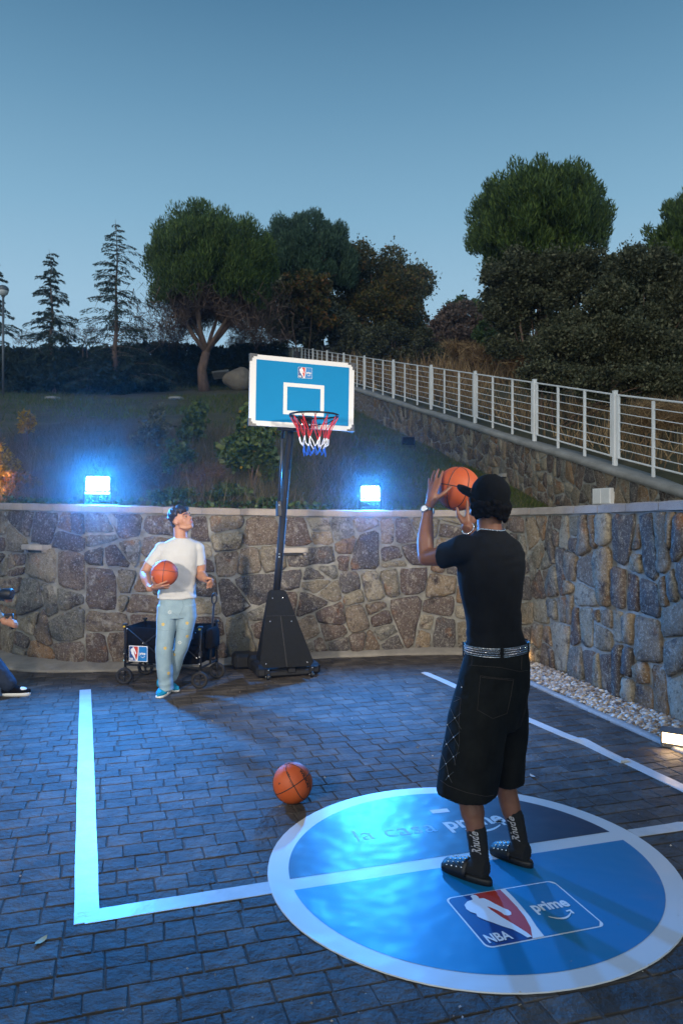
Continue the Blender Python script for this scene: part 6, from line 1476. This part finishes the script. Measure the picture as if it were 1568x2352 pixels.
obj('collar', MB().tube([Vector((-1.535, 7.055, 1.508))+RB*(.0655*math.cos(2*math.pi*i/30))+FB*(.062*math.sin(2*math.pi*i/30))+Vector((0, 0, -.012-.036*max(0, math.sin(2*math.pi*i/30)))) for i in range(30)], .0055, 6, closed=True), M['white_cotton'], pm2, True)
pn_ = MB()
pn_.loft([ering(c_(x, z, 7.06), a, b, RB, FB, 24, 2.4) for z, a, b, x in ((.74, .150, .11, -1.575), (.80, .168, .125, -1.575), (.88, .170, .125, -1.575), (.945, .165, .12, -1.576), (.96, .160, .118, -1.576))])
def leg(cs): pn_.loft([ering(c, a, b, Vector((1, 0, 0)), Vector((0, 1, 0)), 18, 2.2) for c, a, b in cs])
leg([((-1.655, 7.05, .86), .098, .118), ((-1.668, 7.04, .74), .094, .108), ((-1.680, 7.02, .58), .085, .10), ((-1.688, 7.01, .42), .078, .094), ((-1.686, 7.03, .26), .076, .092), ((-1.683, 7.06, .12), .070, .092), ((-1.676, 7.06, .065), .068, .096), ((-1.672, 7.06, .05), .064, .092)])
leg([((-1.495, 7.08, .86), .095, .118), ((-1.490, 7.09, .74), .094, .11), ((-1.508, 7.10, .60), .080, .096), ((-1.546, 7.13, .45), .072, .088), ((-1.612, 7.18, .30), .069, .084), ((-1.665, 7.22, .16), .072, .086), ((-1.69, 7.24, .09), .070, .085)])
def pf(w, n):
    z = w[:, 2]; return .004*vnoise(w*np.array([9, 9, 5.0]))+.0045*np.sin(z*62+vnoise(w*7)*4)*(sstep(.35, .1, z)+.35*sstep(.6, .5, z)*sstep(.35, .45, z)+.5*sstep(.7, .82, z))*(.5+.5*vnoise(w*6+2))+.002*vnoise(w*25)
jeans = fuse('jeans', pn_, .0065, M['light_denim'], pm2, 4, pf)
bpy.context.view_layer.update()
def on_m2(o, x, y, lift=.002):
    loc = WORLD_ORIGIN[pm2]; ok, p, n, _ = o.ray_cast(Vector((0, 0, EYE))-loc, Vector(((x-784)/1690, 1, -(y-1176)/1690)).normalized()); return (p+n*lift+loc, n) if ok else None
w2 = lambda a, b: (250.9+a*.2266, 1097.6+b*.2266)
for i, (a, b, m) in enumerate(((615, 1360, 'white_thread'), (548, 1485, 'yellow_thread'), (790, 1472, 'yellow_thread'), (790, 1605, 'yellow_thread'), (716, 1668, 'white_thread'), (568, 1726, 'yellow_thread'), (602, 1980, 'yellow_thread'), (660, 1790, 'yellow_thread'))):
    r_ = on_m2(jeans, *w2(a, b))
    if r_ is None: continue
    p, n = r_; e1 = n.orthogonal().normalized(); e2 = n.cross(e1); R0 = .022 if m == 'white_thread' else .016; k = 8 if m == 'white_thread' else 5; V = [p]; F = []
    for j in range(k):
        t = 2*math.pi*j/k; d = e1*math.cos(t)+e2*math.sin(t); s = e1*-math.sin(t)+e2*math.cos(t); q = .10 if k == 8 else .45; b0 = len(V); V += [p+d*R0*.2, p+d*R0*.6+s*R0*q, p+d*R0, p+d*R0*.6-s*R0*q]; F.append((b0, b0+1, b0+2, b0+3))
    obj('flower_embroidery', MB().add(V, F), M[m], jeans)
for path in ([(490, 1535), (560, 1550), (670, 1535)], [(700, 1525), (780, 1545), (850, 1530)], [(740, 1235), (755, 1290), (735, 1350), (712, 1390)], [(495, 1238), (640, 1232), (855, 1240)], [(690, 1400), (650, 1370), (600, 1340)], [(480, 2090), (560, 2110), (640, 2090)]):
    pts = []
    for (xa, ya), (xb, yb) in zip(path, path[1:]):
        for i in range(5):
            r_ = on_m2(jeans, *w2(xa+(xb-xa)*i/4, ya+(yb-ya)*i/4), .001)
            if r_ is not None and (not pts or .004 < (r_[0]-pts[-1]).length < .06): pts.append(r_[0])
    if len(pts) > 2: obj('seam_line', MB().tube(pts, .0014, 4, cap=False), M['denim_seam'], jeans)
for hl, to in (((-1.673, 7.17, 0), (-1.722, 6.915, 0)), ((-1.80, 7.305, 0), (-1.585, 7.165, 0))):
    mb = MB(); foot(mb, Vector(hl)+Vector((0, 0, 0)), to, .110, .118, z0=.012); sh_ = fuse('shoe', mb, .005, M['teal_suede'], pm2, 4)
    sole('shoe_sole', pm2, hl, to, .108, .016, 'sole_white')
    h0, t0 = Vector(hl), Vector(to); d = (t0-h0).normalized(); s = Vector((-d.y, d.x, 0))
    for e in (-1, 1): obj('side_stripe', MB().tube([h0+d*.10+s*e*.047+Vector((0, 0, .075)), h0+d*.14+s*e*.0515+Vector((0, 0, .045)), h0+d*.165+s*e*.052+Vector((0, 0, .02))], .0055, 5), M['logo_white'], sh_, True)

# ---- camera operator cut off by the left edge
po = thing('person', 'camera operator in grey top and dark jeans cut off by the left edge', 'person', (-3.25, 7.02, 0))
body = MB(); FO_ = Vector((.95, -.25, 0)); RO = Vector((-.25, -.95, 0))
body.loft([ering((x, y, z), a, b, RO, FO_) for x, y, z, a, b in ((-3.58, 7.05, .80, .14, .10), (-3.57, 7.05, .95, .13, .10), (-3.53, 7.04, 1.12, .15, .11), (-3.48, 7.03, 1.26, .17, .105), (-3.46, 7.03, 1.33, .09, .07))])
body.tube([(-3.46, 7.03, 1.30), (-3.46, 7.02, 1.42)], [.062, .058], 12); hq, hM = head(body, (-3.48, 7.0, 1.50), (.93, -.25, -.2), UPV, 1.0)
So, Eo, Wo = Vector((-3.37, 6.93, 1.27)), Vector((-3.40, 6.90, .98)), Vector((-3.165, 6.93, .715)); S_, E_, W_2 = Vector((-3.42, 7.16, 1.27)), Vector((-3.44, 7.2, 1.02)), Vector((-3.22, 7.12, .90))
for S, E, Wr in ((So, Eo, Wo), (S_, E_, W_2)):
    chain(body, [S, S.lerp(E, .5), E], [.056, .048, .040]); chain(body, [E, E.lerp(Wr, .4), Wr], [.040, .040, .027])
hand(body, Wo, bz(31, 1433, 6.95), (.2, -.9, -.2), [(bz(30, 1425, 6.91), bz(38, 1426, 6.95)), (bz(31, 1430, 6.90), bz(41, 1431, 6.95)), (bz(32, 1435, 6.90), bz(42, 1436, 6.95)), (bz(33, 1440, 6.91), bz(41, 1441, 6.95))], (bz(24, 1426, 6.92), bz(24, 1420, 6.93), bz(28, 1415, 6.95)), 1.15, .028, .5)
hand(body, W_2, (-3.20, 7.10, .93), (0, .9, 0), [((-3.17, 7.1, .95), (-3.15, 7.03, .96)), ((-3.17, 7.1, .93), (-3.15, 7.03, .94)), ((-3.17, 7.1, .91), (-3.15, 7.03, .92)), ((-3.18, 7.1, .89), (-3.16, 7.04, .90))], ((-3.20, 7.08, .95), (-3.19, 7.05, .97), (-3.17, 7.02, .98)), 1.0)
ch = [((-3.58, 6.97, .86), (-3.43, 6.95, .50), (-3.165, 7.0, .10)), ((-3.58, 7.13, .86), (-3.62, 7.12, .48), (-3.78, 7.15, .12))]
for H_, K_, A_ in ch: chain(body, [H_, Vector(H_).lerp(Vector(K_), .5), K_, Vector(K_).lerp(Vector(A_), .4), A_], [.085, .07, .052, .05, .036])
foot(body, (-3.20, 7.01, 0), (-3.0, 7.02, 0), .075, .08, z0=.02); foot(body, (-3.82, 7.15, 0), (-3.62, 7.13, 0), .075, .08, z0=.02)
fuse('body', body, .007, M['skin_light'], po, 4)
for e in (-1, 1): ey = obj('eye', MB().ball(hq(e*.031, .079, .0), (.0115,)*3, 10, 8), M['eye'], po, True)
hr = MB(); hr.ball(hq(0, -.02, .04), (.080, .1, .082), 14, 10, hM); hr.ball(hq(0, -.05, .0), (.07, .06, .07), 12, 8, hM); fuse('hair', hr, .007, M['hair_brown'], po, 2)
tp_ = MB(); tp_.loft([ering((x, y, z), a, b, RO, FO_) for x, y, z, a, b in ((-3.58, 7.05, .80, .165, .125), (-3.57, 7.05, .95, .155, .122), (-3.53, 7.04, 1.12, .172, .128), (-3.48, 7.03, 1.27, .19, .118), (-3.45, 7.03, 1.335, .10, .08))])
for S, E, Wr in ((So, Eo, Wo), (S_, E_, W_2)): chain(tp_, [S, S.lerp(E, .5), E, E.lerp(Wr, .8)], [.064, .058, .052, .040])
fuse('grey_top', tp_, .008, M['grey_knit'], po, 3, wrinkle(14, .006, (1, 1, 1.5), 30, .003))
tp_ = MB()
for H_, K_, A_ in ch: chain(tp_, [H_, Vector(H_).lerp(Vector(K_), .5), K_, Vector(K_).lerp(Vector(A_), .5), Vector(A_)+Vector((0, 0, .02))], [.105, .098, .090, .088, .078])
tp_.ball((-3.58, 7.05, .82), (.15, .15, .11), 14, 10); fuse('dark_jeans', tp_, .008, M['dark_denim'], po, 3, wrinkle(11, .006, (1, 1, 1.4), 30, .003))
for hl, to in (((-3.225, 7.01, 0), (-2.965, 7.03, 0)), ((-3.85, 7.15, 0), (-3.58, 7.13, 0))):
    mb = MB(); foot(mb, hl, to, .10, .105, z0=.02); sh_ = fuse('shoe', mb, .006, M['black_fabric'], po, 3); sole('shoe_sole', po, hl, to, .108, .03, 'sole_white')
    h0, t0 = Vector(hl), Vector(to); d = (t0-h0).normalized(); s = Vector((-d.y, d.x, 0))
    obj('shoe_panel', MB().ball(h0+d*.175+Vector((0, 0, .055)), (.055, .040, .026), 10, 8, Matrix((d, s, UPV)).transposed()), M['logo_white'], sh_, True)
# the video camera on its handheld grip
vc = thing('video_camera', 'black video camera on a handheld grip at the left edge', 'camera', (-3.22, 6.93, .95))
cc2 = P(2, 1364, 6.95); obj('camera_body', MB().box(cc2+Vector((-.10, 0, 0)), (.16, .09, .11), bev=.012), M['black_plastic'], vc)
obj('lens', MB().tube([cc2+Vector((-.03, 0, 0)), cc2+Vector((.01, 0, 0)), cc2+Vector((.02, 0, 0)), cc2+Vector((.10, 0, 0)), cc2+Vector((.112, 0, 0))], [.040, .042, .050, .052, .048], 20), M['black_plastic'], vc, True)
obj('lens_glass', MB().tube([cc2+Vector((.105, 0, 0)), cc2+Vector((.1125, 0, 0))], [.042, .041], 20), M['glass_dark'], vc)
g1 = P(29, 1412, 6.95); obj('grip_arm', MB().box((g1+Vector((-.30, 0, .0)))*.5+g1*.5+Vector((0, 0, 0)), (.32, .022, .018), bev=.004), M['black_plastic'], vc)
obj('grip_handle', MB().tube([g1+Vector((0, 0, .01)), P(29, 1445, 6.95)], .014, 10), M['black_plastic'], vc, True)
obj('grip_post', MB().tube([cc2+Vector((-.10, 0, -.05)), g1+Vector((-.17, 0, .0))], .012, 8), M['black_plastic'], vc)

# ------------------------------------------------------------------ air volume added to imitate lens glow round the floodlights
hm_ = bpy.data.materials.new('flood_halo_haze'); hm_.use_nodes = True; hn = hm_.node_tree.nodes
hn.remove(hn['Principled BSDF']); pv = hn.new('ShaderNodeVolumePrincipled'); pv.inputs['Density'].default_value = HALO_DENSITY; pv.inputs['Color'].default_value = (.9, .93, .96, 1); pv.inputs['Anisotropy'].default_value = .945
hm_.node_tree.links.new(pv.outputs[0], hn['Material Output'].inputs['Volume'])
hz = obj('halo_haze', MB().box((-5, 42, 9), (104, 96, 20)), hm_, None, origin=(-5, 42, -1)); tag(hz, 'thin air volume added for the glow round the floodlights', 'halo_haze', kind='stuff')
